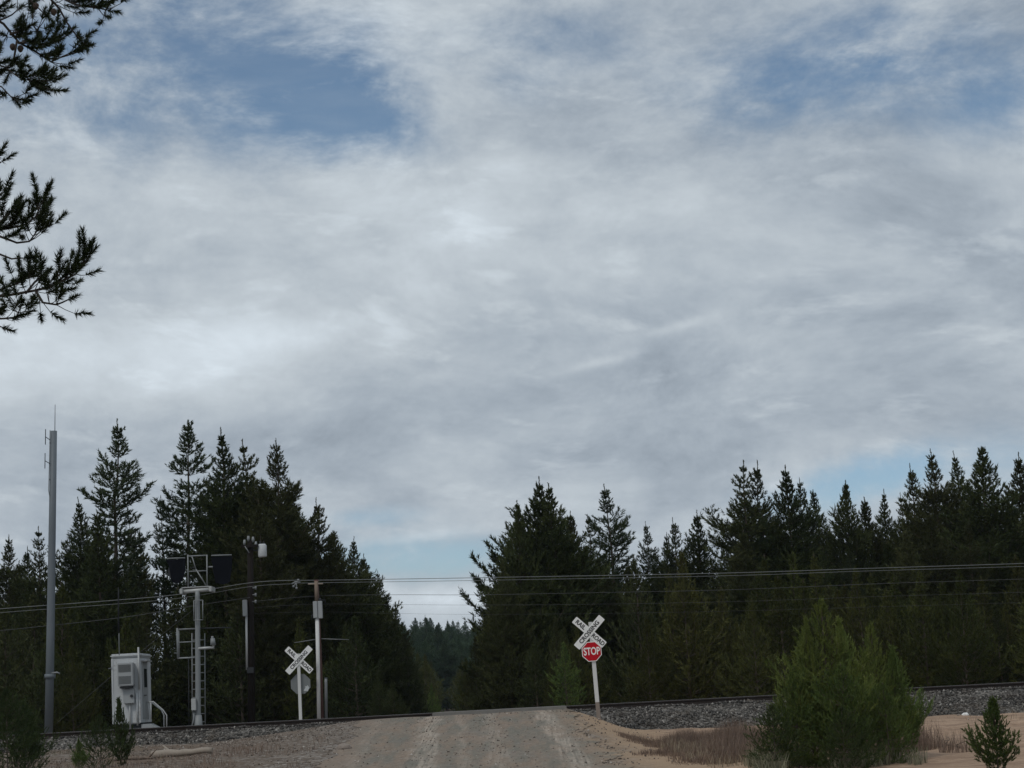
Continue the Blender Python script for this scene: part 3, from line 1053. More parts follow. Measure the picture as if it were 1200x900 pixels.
# far forest seen through the gap
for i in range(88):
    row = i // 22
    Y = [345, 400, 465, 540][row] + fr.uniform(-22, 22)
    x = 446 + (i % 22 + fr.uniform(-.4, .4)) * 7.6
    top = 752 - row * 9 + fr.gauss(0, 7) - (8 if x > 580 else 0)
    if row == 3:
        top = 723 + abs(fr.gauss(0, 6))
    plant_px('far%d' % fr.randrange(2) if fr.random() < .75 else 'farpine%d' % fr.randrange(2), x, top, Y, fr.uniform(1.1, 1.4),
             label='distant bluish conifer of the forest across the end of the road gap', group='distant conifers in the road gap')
plant_px('farpine1', 498, 721, 420, 1.3, label='distant flat-topped pine standing above the other far trees in the road gap', group='distant conifers in the road gap')
for i in range(26):
    Y = 180 + 130 * (i / 26)
    s = -1 if i % 2 else 1
    x = 520 + s * fr.uniform(18, 40) * (1 - .3 * i / 26)
    plant_px('youngdark%d' % fr.randrange(4) if fr.random() < .6 else 'young%d' % fr.randrange(4), x, 785 + fr.uniform(-22, 18), Y, 1.1,
             label='young conifer beside the road inside the gap, ahead of the far forest', group='young conifers lining the road in the gap', name='young_pine')


# ------------------------------------------------------------------ near young pines in the foreground
def near_pine(name, h, seed, spread, **kw):
    p = dict(base=.02, profile='bush', whorl=.18, per=7, dens=1.2, taper=.5, lift=(40, -4), curl=48, K=26, blade=(.07, .0125), shoot=.18, step=.1, ragged=.24, lat=.42, inner=.3)
    p.update(kw)
    return make_conifer(name, h, seed, spread=spread, **p)


NB = [near_pine('near_pine', 2.8, 201, 1.1, lift=(60, 14), curl=55, taper=.5), near_pine('near_pine', 3.0, 202, 1.7, taper=.62, whorl=.28, per=7, dens=1.0, lat=.46, inner=.3, lift=(46, -2), curl=56), near_pine('near_pine', 2.1, 203, 1.5, taper=.78, whorl=.26, per=6, dens=1.0, lat=.48, inner=.3, lift=(40, -6), curl=58),
      near_pine('near_pine', 1.3, 204, .62, taper=.62, whorl=.14, per=7, dens=1.4, K=36, blade=(.065, .011), shoot=.14, lift=(45, 10), curl=58, inner=.12, lat=.36)]
A['near0'] = variant(NB[0], M['needles_young'])
A['near1'] = variant(NB[1], M['needles_young'])
A['near2'] = variant(NB[2], M['needles_near'])
A['near3'] = variant(NB[3], M['needles_green'])
A['near9'] = variant(NB[3], M['needles_near'])
A['near7'] = variant(NB[2], M['needles_near'])
A['near8'] = variant(NB[0], M['needles_near'])
A['near4'] = variant(NB[1], M['needles_green'])
A['near5'] = variant(NB[0], M['needles_green'])
A['near6'] = variant(NB[2], M['needles_green'])
THK = 'young pines of the roadside thicket'
for arch, tx, ty, Y, wd, lab in (
        ('near1', 962, 702, 38.8, 1.02, 'tallest pointed light green pine in the middle of the roadside thicket'),
        ('near0', 944, 728, 38.5, .7, 'narrow yellowish pine tip at the left of the tallest pine in the thicket'),
        ('near0', 983, 728, 38.7, .7, 'narrow light green pine tip at the right of the tallest pine in the thicket'),
        ('near1', 1018, 730, 39.4, .8, 'second pointed pine, forming the right half of the roadside thicket'),
        ('near5', 1044, 760, 39.2, .9, 'mid green pine tip furthest right along the top of the roadside thicket'),
        ('near6', 985, 778, 37.8, 1.0, 'mid green bushy pine filling the front middle of the roadside thicket'),
        ('near6', 928, 782, 38.4, .9, 'bushy pine at the left side of the roadside thicket, with a pointed low tip'),
        ('near2', 905, 826, 37.6, 1.0, 'low dark green pine at the far left foot of the roadside thicket'),
        ('near6', 1036, 800, 37.9, .9, 'lower pine at the right flank of the roadside thicket, over pink sand'),
        ('near2', 985, 828, 36.9, 1.05, 'lowest dark pine at the front foot of the roadside thicket')):
    plant_px(arch, tx, ty, Y, wd, label=lab, group=THK, name='young_pine')
plant_px('near3', 1163, 822, 33.5, 1.05, label='small solitary pine sapling on pink sand at the bottom right corner', name='pine_sapling')
plant_px('near7', 8, 808, 44, .9, label='dark green young pine at the bottom left corner, left of the mast foot', name='young_pine')
plant_px('near8', 28, 822, 45, .9, label='young pine with upright tips beside the bottom left corner pine', name='young_pine')
plant_px('near9', 141, 822, 52, .55, label='dark thin-stemmed pine sapling standing in front of the white cabin', name='pine_sapling')
plant_px('near2', 117, 838, 51, .8, label='low bushy olive pine left of the thin sapling before the white cabin', name='young_pine')
plant_px('near5', 92, 866, 48, 1.0, label='lowest olive pine bush at the bottom left, under the cabin', name='young_pine')

# ------------------------------------------------------------------ near pine whose limbs hang into the top left corner
Yn = 14.0
base_n = Vector((-6.0, Yn + .3, ground_z(-6.0, Yn)))
npine = thing('pine_tree', base_n, 'near pine whose dark needle-tufted limbs reach into the top left corner', 'tree')
lim = [  # picture polylines of limbs, depth drift
    ([(-330, -10), (-200, -40), (-60, -30), (75, -6), (102, 6), (138, 12)], .0, 1.0),
    ([(66, -8), (84, 12), (92, 26), (106, 44)], .1, .9),
    ([(-40, -28), (25, -6), (45, 4), (66, 16)], -.1, .6),
    ([(-330, 20), (-160, -30), (-20, 15), (4, 28), (22, 50), (48, 60), (74, 72), (94, 63)], .15, 1.0),
    ([(12, 40), (28, 34), (42, 28), (52, 36)], .3, 1.0),
    ([(22, 50), (40, 48), (60, 52), (78, 48)], .3, .9),
    ([(20, 46), (16, 68), (34, 90), (50, 98)], .05, 1.0),
    ([(-160, 30), (-40, 62), (5, 78), (22, 90), (46, 97)], -.15, .9),
    ([(-100, 75), (-20, 92), (2, 102), (14, 114)], -.1, .9),
    ([(-60, 30), (0, 24), (14, 17), (21, 12)], .2, .5),
    ([(-330, 300), (-160, 285), (-40, 275), (0, 270), (30, 263), (50, 254), (60, 240)], .1, 1.0),
    ([(-10, 274), (20, 285), (38, 282), (53, 270)], -.1, .9),
    ([(-10, 270), (10, 252), (18, 242)], .15, 1.0),
    ([(-40, 296), (0, 298), (14, 304), (27, 303)], .0, .8),
    ([(-330, 380), (-170, 360), (-60, 352), (0, 347), (48, 341), (80, 333), (103, 322), (116, 304)], .0, 1.0),
    ([(30, 344), (48, 330), (66, 322), (70, 318)], .2, 1.0),
    ([(50, 342), (64, 356), (80, 356), (94, 350)], -.15, .9),
    ([(-20, 350), (8, 336), (26, 328), (40, 325)], .25, 1.0),
    ([(-30, 356), (0, 372), (20, 372), (24, 362)], -.2, .9),
    ([(-60, 362), (-10, 380), (2, 384)], .1, .9),
    ([(78, 333), (92, 320), (96, 306)], .1, .9),
    ([(-60, 250), (-8, 238), (4, 224)], .1, 1.0), ([(-40, 200), (-6, 192), (1, 188)], .0, .8),
]
wood = MB()
r = random.Random(4)
rng = np.random.default_rng(4)
pos, ax = [], []
root_pts = {}
cones = MB()


def loc_px(x, y, dy):
    return P(x, y, Yn + dy) - base_n


for pl, drift, dn in lim:
    pts = []
    for i, (x, y) in enumerate(pl):
        if x > 30:
            x -= min(14, (x - 30) * .4)
        pts.append(loc_px(x, y, drift * (i / (len(pl) - 1)) * 1.5))
    if pl[0][0] <= -330:     # rooted on the trunk
        pts[0] = Vector((r.uniform(-.03, .03), 0, pts[0].z - .15))
    # resample
    fine = []
    for a, b in zip(pts, pts[1:]):
        n = max(2, int((b - a).length / .05))
        fine += [a + (b - a) * (k / n) for k in range(n)]
    fine.append(pts[-1])
    big = pl[0][0] <= -330
    n = len(fine)
    fine = [p + Vector((0, mnoise.noise(p * 3) * .02, mnoise.noise(p * 4 + Vector((9, 2, 1))) * .015)) for p in fine]
    r0 = .024 if big else .006
    wood.tube(fine, [r0 * (1 - i / n) ** .8 + .0035 for i in range(n)], 6)
    for i, p in enumerate(fine):
        t = i / n
        world_p = p + base_n
        # stay sparse near the trunk
        if big and t < .45:
            if r.random() > .12:
                continue
        elif r.random() > (.55 + .45 * t) * dn or (t < .9 and mnoise.noise(p * 5.5) < -.12):
            continue
        d = (fine[min(i + 1, n - 1)] - fine[max(i - 1, 0)]).normalized()
        for q in range(3 if t > .4 else 2):
            up = Vector((r.uniform(-.9, .9), r.uniform(-.9, .9), r.uniform(-.35, 1.25)))
            dirn = (d * r.uniform(.3, 1.0) + up * .75).normalized()
            ln = r.uniform(.03, .16)
            e = p + dirn * ln
            wood.tube([p, p + dirn * ln * .5 + Vector((0, 0, -.005)), e], [.004, .003, .0025], 4, False)
            pos.append(tuple(e))
            ax.append(tuple((dirn + Vector((0, 0, .45))).normalized()))
    pos.append(tuple(fine[-1]))
    ax.append(tuple((fine[-1] - fine[-3]).normalized()))
# the rest of the tree, outside the picture
trunk_h = 11.5
wood.tube([(0, 0, -.2), (.05, 0, 3), (-.04, .05, 6), (.02, 0, 9), (0, 0, trunk_h)], [.2, .16, .12, .07, .02], 12)
for i in range(30):
    z = 2.6 + 8.7 * i / 30
    a = r.uniform(PI * .55, PI * 1.45)
    L = 1.9 * (1 - (z - 2.6) / 9.6) + .3
    pts = [Vector((math.cos(a), math.sin(a), .1)) * (L * k / 8) + Vector((0, 0, z + .3 * (k / 8) ** 2)) for k in range(9)]
    wood.tube(pts, [.025 * (1 - k / 9) + .004 for k in range(9)], 5)
    for k in range(3, 9):
        for _ in range(7):
            pos.append(tuple(pts[k] + Vector((r.uniform(-.2, .2), r.uniform(-.2, .2), r.uniform(-.1, .2)))))
            ax.append((math.cos(a) + r.uniform(-.6, .6), math.sin(a) + r.uniform(-.6, .6), r.uniform(0, 1)))
wood.build('trunk', M['dark_bark'], npine)
v, f = tufts(pos, ax, 115, .05, .006, .105, rng, 28, 82)
crown_n = link_mesh('crown', mesh_np('near_pine_crown', v, f), M['needles_limb'], npine)
for x, y in ((42, 7), (15, 55), (63, 14), (24, 57)):
    c0 = loc_px(x, y, .05)
    cb = MB()
    ln = .05
    cb.tube([c0 + Vector((0, 0, ln * .5)), c0 + Vector((0, 0, ln * .3)), c0, c0 - Vector((0, 0, ln * .4)), c0 - Vector((0, 0, ln * .55))], [.008, .02, .024, .014, .004], 8)
    cb.build('cone', M['cone'], npine)


# ------------------------------------------------------------------ street furniture helpers
def px_frame(px, py, Y):
    """thing base and a converter from picture positions to local points at a small depth offset"""
    b = P(px, py, Y)
    return b, (lambda x, y, dy=0.0: P(x, y, Y + dy) - b)


def pxm(Y):
    return FPX / Y


def text_mesh(body, size, mat, parent, name, origin, ex, ez, bold=.018, depth=.004, squeeze=1.0):
    """raised lettering centred on origin in the plane of ex, ez"""
    cu = bpy.data.curves.new(name, 'FONT')
    cu.body = body
    cu.size = size
    cu.align_x = 'CENTER'
    cu.align_y = 'CENTER'
    cu.offset = bold * size
    cu.extrude = depth / 2
    ob = bpy.data.objects.new(name, cu)
    COL.objects.link(ob)
    dg = bpy.context.evaluated_depsgraph_get()
    me = bpy.data.meshes.new_from_object(ob.evaluated_get(dg))
    bpy.data.objects.remove(ob)
    bpy.data.curves.remove(cu)
    ex, ez = Vector(ex).normalized(), Vector(ez).normalized()
    nrm = ex.cross(ez)
    for v in me.vertices:
        v.co = Vector(origin) + ex * (v.co.x * squeeze) + ez * v.co.y + nrm * v.co.z
    me.materials.clear()
    return link_mesh(name, me, mat, parent)


def blade(center, ang, L, Wd, name, parent, word_parts, dy, ex0, ez0):
    ca, sa = math.cos(ang), math.sin(ang)
    ex = ex0 * ca + ez0 * sa
    ez = ez0 * ca - ex0 * sa
    c = Vector(center) + Vector((0, dy, 0))
    out = []
    rc = .025
    for sx_, sz_, a0 in ((1, 1, 0), (-1, 1, 90), (-1, -1, 180), (1, -1, 270)):
        for k in range(4):
            an = R(a0 + k * 30)
            out.append(c + ex * (sx_ * (L / 2 - rc) + math.cos(an) * rc) + ez * (sz_ * (Wd / 2 - rc) + math.sin(an) * rc))
    b = MB().prism(out, (0, .006, 0)).build(name, M['sign_white'], parent)
    for word, off, size, sq in word_parts:
        text_mesh(word, size, M['sign_black'], b, 'lettering', c + ex * off - Vector((0, .0055, 0)), ex, ez, squeeze=sq, bold=.03)
    return b


def octagon(c, rad, rot, ex, ez):
    return [Vector(c) + ex * (rad * math.cos(R(22.5 + 45 * k) + rot)) + ez * (rad * math.sin(R(22.5 + 45 * k) + rot)) for k in range(8)]


def crossbuck(base, top_xy, Y, name, label, L, Wd, cb_px, stop_px, stop_r, stop_front, post_w, foot_px=None):
    b, q = px_frame(base[0], base[1] + 5, Y)
    t = thing(name, b, label, 'sign')
    p0, p1 = q(base[0], base[1] + 5), q(*top_xy)
    ez = (p1 - p0).normalized()
    ex = Vector((ez.z, 0, -ez.x))
    rotm_ = Matrix((ex, (0, 1, 0), ez)).transposed()
    if foot_px:
        pf = q(*foot_px)
        MB().box((pf + p1) / 2, (post_w, post_w, (p1 - pf).length), rotm_, .006).build('post', M['white_paint'], t)
        MB().box((pf + p0) / 2, (post_w * 1.02, post_w * 1.02, (p0 - pf).length), rotm_, .006).build('post_foot', M['grey_brown'], t)
    else:
        MB().box((p0 + p1) / 2, (post_w, post_w, (p1 - p0).length), rotm_, .006).build('post', M['white_paint'], t)
    c = q(*cb_px)
    front = -(post_w / 2 + .012)
    blade(c, R(-45), L, Wd, 'blade', t, (('RAIL', -L * .29, Wd * .78, .98), ('ROAD', L * .29, Wd * .78, .92)), front, ex, ez)
    blade(c, R(45), L, Wd, 'blade', t, (('CROSSING', 0, Wd * .78, 1.0),), front - .012, ex, ez)
    cs = q(*stop_px)
    if stop_front:
        cf = cs + Vector((0, front - .028, 0))
        st = MB().prism(octagon(cf, stop_r, 0, ex, ez), (0, .004, 0)).build('stop_plate', M['sign_white'], t)
        MB().prism(octagon(cf - Vector((0, .004, 0)), stop_r * .925, 0, ex, ez), (0, .004, 0)).build('red_face', M['sign_red'], st)
        text_mesh('STOP', stop_r * .98, M['sign_white'], st, 'lettering', cf - Vector((0, .0085, 0)), ex, ez, bold=.022, squeeze=.66)
    else:
        cf = cs + Vector((0, post_w / 2 + .02, 0))
        st = MB().prism(octagon(cf, stop_r, 0, ex, ez), (0, .006, 0)).build('stop_plate', M['sign_back'], t)
        MB().prism(octagon(cf + Vector((0, .006, 0)), stop_r * .99, 0, ex, ez), (0, .004, 0)).build('red_face', M['sign_red'], st)
        k = cf + ex * stop_r * .5 - ez * stop_r * .38 - Vector((0, .005, 0))
        MB().prism([k + ex * a + ez * c_ for a, c_ in ((-.1, -.1), (.06, -.13), (.12, 0), (.06, .09), (.02, .05), (-.03, .06), (-.02, 0))], (0, .003, 0)).build('sticker', M['cabin_white'], st)
    # brackets and bolts
    hb = MB()
    for zz in (.1, -.1):
        hb.box(c + ez * zz + Vector((0, front + .004, 0)), (post_w * 1.1, .012, .03))
        hb.tube([c + ez * zz + Vector((0, front - .03, 0)), c + ez * zz + Vector((0, front - .022, 0))], .014, 8)
    hb.build('bolts', M['steel'], t)
    return t


Yr, Yl = 65.0, 75.2
crossbuck((702.3, 847), (691.6, 729), Yr, 'crossbuck_sign', 'leaning white railroad crossing crossbuck with a red stop sign facing the road', 1.24, .235,
          (690.5, 741), (693.3, 763.6), .333, True, .125, foot_px=(700.2, 823))
crossbuck((352.6, 845), (349.6, 766), Yl, 'crossbuck_sign', 'upright railroad crossing crossbuck with a grey stop sign seen from behind, across the track', 1.24, .225,
          (350.6, 773.5), (352, 801.5), .385, False, .11)


# --- tall antenna mast
b, q = px_frame(57, 866, 75.5)
t = thing('antenna_mast', b, 'tall tapering grey steel mast with side dipoles and a whip on top', 'mast')
MB().tube([q(57, 866), q(59.3, 740), q(61.2, 620), q(63, 505)], [.158, .146, .132, .12], 12).build('pole', M['tower_steel'], t)
MB().tube([q(58.6, 795), q(58.7, 790)], .2, 12).build('collar', M['tower_steel'], t)
MB().tube([q(60, 789, -.1), q(67, 788, -.1), q(70, 789.5, -.1)], [.03, .035, .03], 6).build('bracket', M['steel'], t)
MB().tube([q(64.3, 506), q(64.6, 474)], [.016, .010], 6).build('whip_antenna', M['dark_metal'], t)
dm = MB().tube([q(58.6, 504, -.1), q(58, 540, -.1), q(57, 575, -.1), q(58.8, 586, -.1), q(61.5, 590, -.1)], .017, 6)
dip = dm.build('dipole_array', M['steel'], t)
for yy in (512, 540):
    e = MB()
    e.tube([q(53.4 - (yy - 512) * .02, yy - 9, -.25), q(53.2 - (yy - 512) * .02, yy + 9, -.25)], .017, 6)
    e.tube([q(53.4 - (yy - 512) * .02, yy, -.25), q(58.7, yy + 3.5, -.1)], .014, 6)
    e.build('dipole', M['dark_metal'], dip)
s_ = MB()
for yy in (519, 562):
    s_.tube([q(57.8, yy, -.1), q(62.5, yy + .6, -.05)], .02, 6)
s_.build('standoffs', M['dark_metal'], t)

# --- white equipment cabin
Yb = 75.0
b, q = px_frame(147, 857, Yb)
t = thing('equipment_cabin', b, 'small white railway equipment cabin with air conditioner and entry steps', 'cabin')
ztop = q(147, 770).z
zbot = q(147, 849).z
x0, x1 = q(131.5, 800).x, q(163.5, 800).x
dep = 2.3
body = MB().box(((x0 + x1) / 2, dep / 2, (ztop + zbot) / 2), (x1 - x0, dep, ztop - zbot), None, .04).build('body', M['cabin_white'], t)
MB().box(((x0 + x1) / 2, dep / 2, ztop + .055), (x1 - x0 + .1, dep + .12, .14), None, .05).build('roof', M['cabin_white'], t)
MB().box(((x0 + x1) / 2 + .1, dep / 2, zbot - .16), (x1 - x0 - .2, dep - .2, .42), None, .01).build('plinth', M['dark_metal'], t)
tr_ = MB()
for xx in (x0 + .015, x1 - .015):
    tr_.box((xx, -.008, (ztop + zbot) / 2), (.07, .03, ztop - zbot - .06), None, .008)
tr_.build('corner_trim', M['cabin_white'], t)
# air conditioner
a0, a1 = q(139.8, 777.5), q(158.6, 803.5)
cx, cz = (a0.x + a1.x) / 2, (a0.z + a1.z) / 2
acw, ach = a1.x - a0.x, a0.z - a1.z
ac = MB().box((cx, -.2, cz), (acw, .38, ach), None, .02).build('air_conditioner', M['cabin_grey'], t)
lou = MB()
for k in range(9):
    lou.box((cx - .02, -.396, cz + ach * (.42 - .037 * k)), (acw * .8, .02, .012), Matrix.Rotation(R(30), 3, 'X'))
for k in range(8):
    lou.box((cx - .02, -.396, cz - ach * (.08 + .045 * k)), (acw * .8, .02, .012), Matrix.Rotation(R(30), 3, 'X'))
lou.build('louvres', M['sign_back'], ac)
MB().box((cx, -.2, a1.z - .05), (acw * .8, .3, .06), None, .01).build('bracket', M['dark_metal'], ac)
c0, c1 = q(145.5, 808), q(158.5, 824)
mx = MB().box(((c0.x + c1.x) / 2, -.1, (c0.z + c1.z) / 2), (c1.x - c0.x, .18, c0.z - c1.z), None, .015).build('meter_box', M['cabin_grey'], t)
mc = q(155.5, 815.6)
MB().tube([(mc.x, -.19, mc.z), (mc.x, -.235, mc.z)], .055, 14).build('meter', M['dark_metal'], mx)
MB().tube([(q(152.5, 824).x, -.07, q(0, 824).z + 0 * 1), (q(152.5, 824).x, -.07, zbot - .25)], .03, 8).build('conduit', M['bright_steel'], t)
e0, e1 = q(162.5, 758.5), q(162.3, 808)
MB().tube([(e0.x, -.07, e0.z), (e0.x, -.07, e1.z)], .035, 8).build('conduit', M['bright_steel'], t)
e0, e1 = q(163.6, 812), q(163.6, 850)
MB().tube([(x1 - .1, -.05, e0.z), (x1 - .1, -.05, e1.z)], .03, 8).build('conduit', M['cabin_white'], t)
MB().box((q(136, 0).x + 0, -.08, q(136.5, 782.5).z), (.14, .12, .11), None, .02).build('lamp', M['dark_metal'], t)
MB().tube([q(131.5, 782.5, -.05), q(127, 783.8, -.05)], .014, 6).build('arm', M['steel'], t)
wa = MB().tube([q(139.8, 768), q(139.4, 745), q(139, 700)], [.022, .02, .012], 6).build('antenna', M['steel'], t)
MB().tube([q(139.0, 742), q(138.8, 700), q(138.6, 688)], [.034, .028, .014], 6).build('antenna_sleeve', M['dark_metal'], wa)
# door on the right hand side
dh = ztop - zbot
dr = MB().box((x1 + .02, .95, zbot + dh * .5), (.04, .95, dh * .86), None, .01).build('door', M['cabin_grey'], t)
MB().box((x1 + .046, .95, zbot + dh * .68), (.014, .55, dh * .28), None, .004).build('window', M['glass_lens'], dr)
MB().box((x1 + .09, .62, zbot + dh * .42), (.09, .1, .03), None, .004).build('handle', M['dark_metal'], dr)
hood = MB().box((x1 + .1, .95, ztop - .16), (.2, 1.1, .05), None, .01).build('door_hood', M['bright_steel'], t)
# entry platform, ramp and hand rails
rp = q(176, 838)
MB().prism([(x1 + .02, .5, zbot - .02), (x1 + .3, .5, zbot - .02), (q(188.5, 856).x, .5, -.02), (q(183, 856).x, .5, -.06), (x1 + .02, .5, -.06)], (0, .9, 0)).build('ramp', M['cabin_grey'], t)
for dy in (.02, .98):
    sh = 3.2 if dy > .5 else 0
    hr = MB().tube([q(174.5 - sh, 822.5, dy), q(179.5 - sh, 822.2, dy), q(191 - sh * .6, 832, dy), q(195.2 - sh, 838, dy), q(195.4 - sh, 857, dy)], .024, 8)
    hr.tube([q(176.8 - sh, 823, dy), q(177.2 - sh, 843, dy)], .02, 8)
    hr.build('hand_rail', M['bright_steel'], t)

# --- railway signal mast
Ys = 74.6
b, q = px_frame(232, 856, Ys)
t = thing('railway_signal', b, 'grey railway signal mast carrying two big black target boards on a railed platform', 'railway signal')
MB().tube([q(232.5, 856), q(232.2, 839), q(231.4, 700), q(231.3, 692)], [.105, .1, .09, .09], 12).build('pole', M['steel'], t)
MB().tube([q(232.6, 857), q(232.5, 850), q(232.3, 838)], [.19, .15, .125], 12).build('pole_foot', M['steel'], t)
pf = MB()
pf.tube([q(213.5, 693.5), q(249, 690.5)], .075, 10)
pf.tube([q(214, 693.5, .7), q(249, 690.5, .7)], .05, 8)
for x in (214.5, 248.5):
    pf.box(q(x, 692.2 - (x - 231) * .085, .3), (.11, .9, .2), None, .02)
pf.box(q(231, 688.5, .35), (1.0, .8, .03))
pf.build('platform', M['bright_steel'], t)
rl = MB()
for x in (220.5, 242.8):
    for dy in (0, .75):
        rl.tube([q(x, 689, dy), q(x - .4, 650, dy)], .026, 6)
for yy in (651, 669):
    for dy in ((0, .75) if yy == 651 else (.75,)):
        rl.tube([q(220, yy + .8, dy), q(242.8, yy - .3, dy)], .022, 6)
    for x in (220.3, 242.6):
        rl.tube([q(x, yy, 0), q(x, yy, .75)], .022, 6)
rl.tube([q(241.5, 686, .0), q(229.5, 667, .0)], .024, 6)
rl.tube([q(229.5, 667, .0), q(225, 652, .0)], .02, 6)
rl.build('railing', M['steel'], t)
for (xa, xb, ya, yb, taper) in ((194.5, 217.5, 656, 684, 4), (246.5, 272, 652.5, 685, 2.6)):
    o_ = [q(xa, ya), q(xb, ya - 1), q(xb - .5, (ya + yb) / 2 - 1), q(xb - taper, yb - 3), q((xa + xb) / 2 + 2, yb), q(xa + taper + 3, yb - 2), q(xa + taper, ya + 9)]
    hd = MB().prism(o_, (0, .05, 0)).build('target_board', M['signal_black'], t)
    hm = MB()
    cc = q((xa + xb) / 2, (ya + yb) / 2)
    hm.tube([cc, cc + Vector((0, .35, 0))], [.3, .26], 14)
    for k in (-1, 0, 1):
        hm.tube([cc + Vector((0, .33, k * .25)), cc + Vector((0, .62, k * .25))], [.11, .12], 10)
    hm.build('signal_head', M['dark_metal'], hd)
    st_ = MB()
    st_.tube([q(xa + 1, ya - 1.5, .06), q(xb - .5, ya - 2.2, .06)], .022, 6)
    st_.tube([q(220.5 if xa < 220 else 242.8, ya + 12, .06), q((xa + xb) / 2, ya + 11.5, .1)], .03, 6)
    st_.build('bracket', M['steel'], hd)
# small cage round the mast
cg = MB()
for x in (227.2, 237.6):
    for dy in (-.18, .2):
        cg.tube([q(x, 703.5, dy), q(x, 726.5, dy)], .018, 6)
for yy in (703.5, 726.5):
    for dy in (-.18, .2):
        cg.tube([q(226.8, yy + .2, dy), q(238, yy - .2, dy)], .018, 6)
cg.build('cage', M['steel'], t)
# side platform guard on the left
gd = MB()
for yy, x_ in ((737.5, 208.2), (752.8, 209), (771.5, 208.2)):
    gd.tube([q(x_, yy, 0), q(231, yy - 1, 0)], .026 if yy > 760 else .02, 6)
gd.tube([q(207.6, 736, 0), q(208.4, 772, 0)], .035, 6)
gd.tube([q(209.5, 737, .55), q(210.1, 771, .55)], .02, 6)
for yy in (738, 771):
    gd.tube([q(207.8, yy, 0), q(209.7, yy, .55)], .02, 6)
    gd.tube([q(209.7, yy, .55), q(231, yy - 1, .55)], .02, 6)
gd.build('guard', M['steel'], t)
MB().tube([q(232, 736.5, .1), q(271, 735.3, .1)], .022, 6).build('arm', M['dark_metal'], t)
am = MB().tube([q(232, 760, -.05), q(250.5, 758.8, -.05)], .05, 10)
am.tube([q(249.8, 760.2, -.05), q(250, 750.5, -.05)], .045, 10)
am.build('lamp_arm', M['bright_steel'], t)
lp = MB().tube([q(249.6, 756, -.05), q(249.2, 748, -.05)], [.1, .075], 10)
lp.tube([q(249, 749, -.05), q(248.7, 745.5, -.05)], [.05, .04], 8)
lp.build('lamp', M['steel'], t)
# ladder behind the mast
ld = MB()
for x in (225.5, 240.5):
    ld.tube([q(x, 856, .35), q(x - .6, 742, .35)], .02, 6)
yy = 750
while yy < 853:
    ld.tube([q(225.4, yy + .3, .35), q(240.4, yy - .3, .35)], .015, 6)
    yy += 9.6
ld.build('ladder', M['steel'], t)
bx_ = MB().box(q(227.3, 825.5, -.12), (.17, .2, .43), None, .015).build('junction_box', M['bright_steel'], t)
MB().tube([q(227.5, 833, -.1), q(227, 843, -.1), q(223.5, 856, -.1)], .028, 8).build('conduit', M['steel'], t)
MB().tube([q(221.5, 857, .5), q(221, 770, .5)], .02, 6).build('cable', M['dark_metal'], t)

# --- dark utility pole
Yd = 76.2
b, q = px_frame(294.6, 854, Yd)
t = thing('utility_pole', b, 'almost black creosoted utility pole with a pale transformer can near its top', 'utility pole')
MB().tube([q(294.8, 854), q(294, 740), q(293.2, 633)], [.14, .125, .105], 12).build('pole', M['dark_pole'], t)
tc = MB().tube([q(307.8, 653), q(307.6, 651.5), q(307.2, 639.5), q(307.1, 637.5)], [.14, .165, .165, .12], 14)
can = tc.build('transformer', M['cabin_white'], t)
tb = MB().tube([q(305, 638), q(304.8, 634)], [.03, .025], 8)
tb.tube([q(309, 638), q(309, 634.5)], [.03, .025], 8)
tb.tube([q(294, 645), q(303, 645)], .03, 6)
tb.build('bushings', M['dark_metal'], can)
ins = MB()
for x, yy in ((286.5, 634), (291, 629.5), (296.5, 630.5), (299.8, 636)):
    ins.tube([q(x, yy + 5, -.1), q(x, yy + 2, -.1), q(x, yy - 1.5, -.1)], [.03, .055, .035], 8)
ins.build('insulators', M['steel'], t)
MB().box(q(292.8, 640, -.14), (.62, .1, .1)).build('crossarm', M['dark_pole'], t)
MB().tube([q(287, 640, -.18), q(292, 648, -.16)], .02, 6).build('brace', M['steel'], t)
gb = MB().box(q(287.2, 712.5, -.12), (.17, .2, .6), None, .015).build('switch_box', M['cabin_grey'], t)
MB().tube([q(288.8, 722, -.12), q(289.4, 785, -.12)], .042, 8).build('conduit', M['bright_steel'], t)
MB().box(q(293.5, 785.5, -.16), (.24, .14, .22), None, .01).build('pull_box', M['dark_metal'], t)
bk = MB()
for yy in (689, 697, 705):
    bk.tube([q(296, yy, -.12), q(299.5, yy, -.14)], .02, 6)
    bk.tube([q(299.5, yy - 2, -.14), q(299.5, yy + 2, -.14)], .035, 8)
bk.build('wire_rack', M['steel'], t)

# --- wooden service pole with a white conduit
Yw = 75.6
b, q = px_frame(374, 848, Yw)
t = thing('service_pole', b, 'thin brown wooden service pole with white conduit and grey meter boxes', 'utility pole')
MB().tube([q(376.6, 848, .1), q(374.6, 780, .1), q(370.6, 679.5, .1)], [.1, .095, .08], 10).build('pole', M['red_wood'], t)
MB().tube([q(371.2, 705, .02), q(370.4, 681, .02)], [.07, .065], 8).build('pole_top', M['brown_pole'], t)
MB().tube([q(373.9, 848), q(372.8, 780), q(371.6, 724)], .07, 10).build('conduit', M['white_paint'], t)
MB().box(q(369.6, 714.5, -.06), (.16, .14, .62), None, .015).build('meter_box', M['cabin_grey'], t)
MB().box(q(375.2, 714.5, -.02), (.17, .14, .64), None, .015).build('meter_box', M['cabin_grey'], t)
MB().tube([q(374.9, 704, 0), q(374.6, 701, 0)], [.06, .045], 8).build('weatherhead', M['dark_metal'], t)
MB().tube([q(366.5, 720, 0), q(365.4, 722, 0), q(365.4, 727, 0)], .025, 6).build('bracket', M['dark_metal'], t)
MB().tube([q(376, 703, 0), q(381, 703.3, 0), q(381.3, 708, 0)], .018, 6).build('bracket', M['dark_metal'], t)

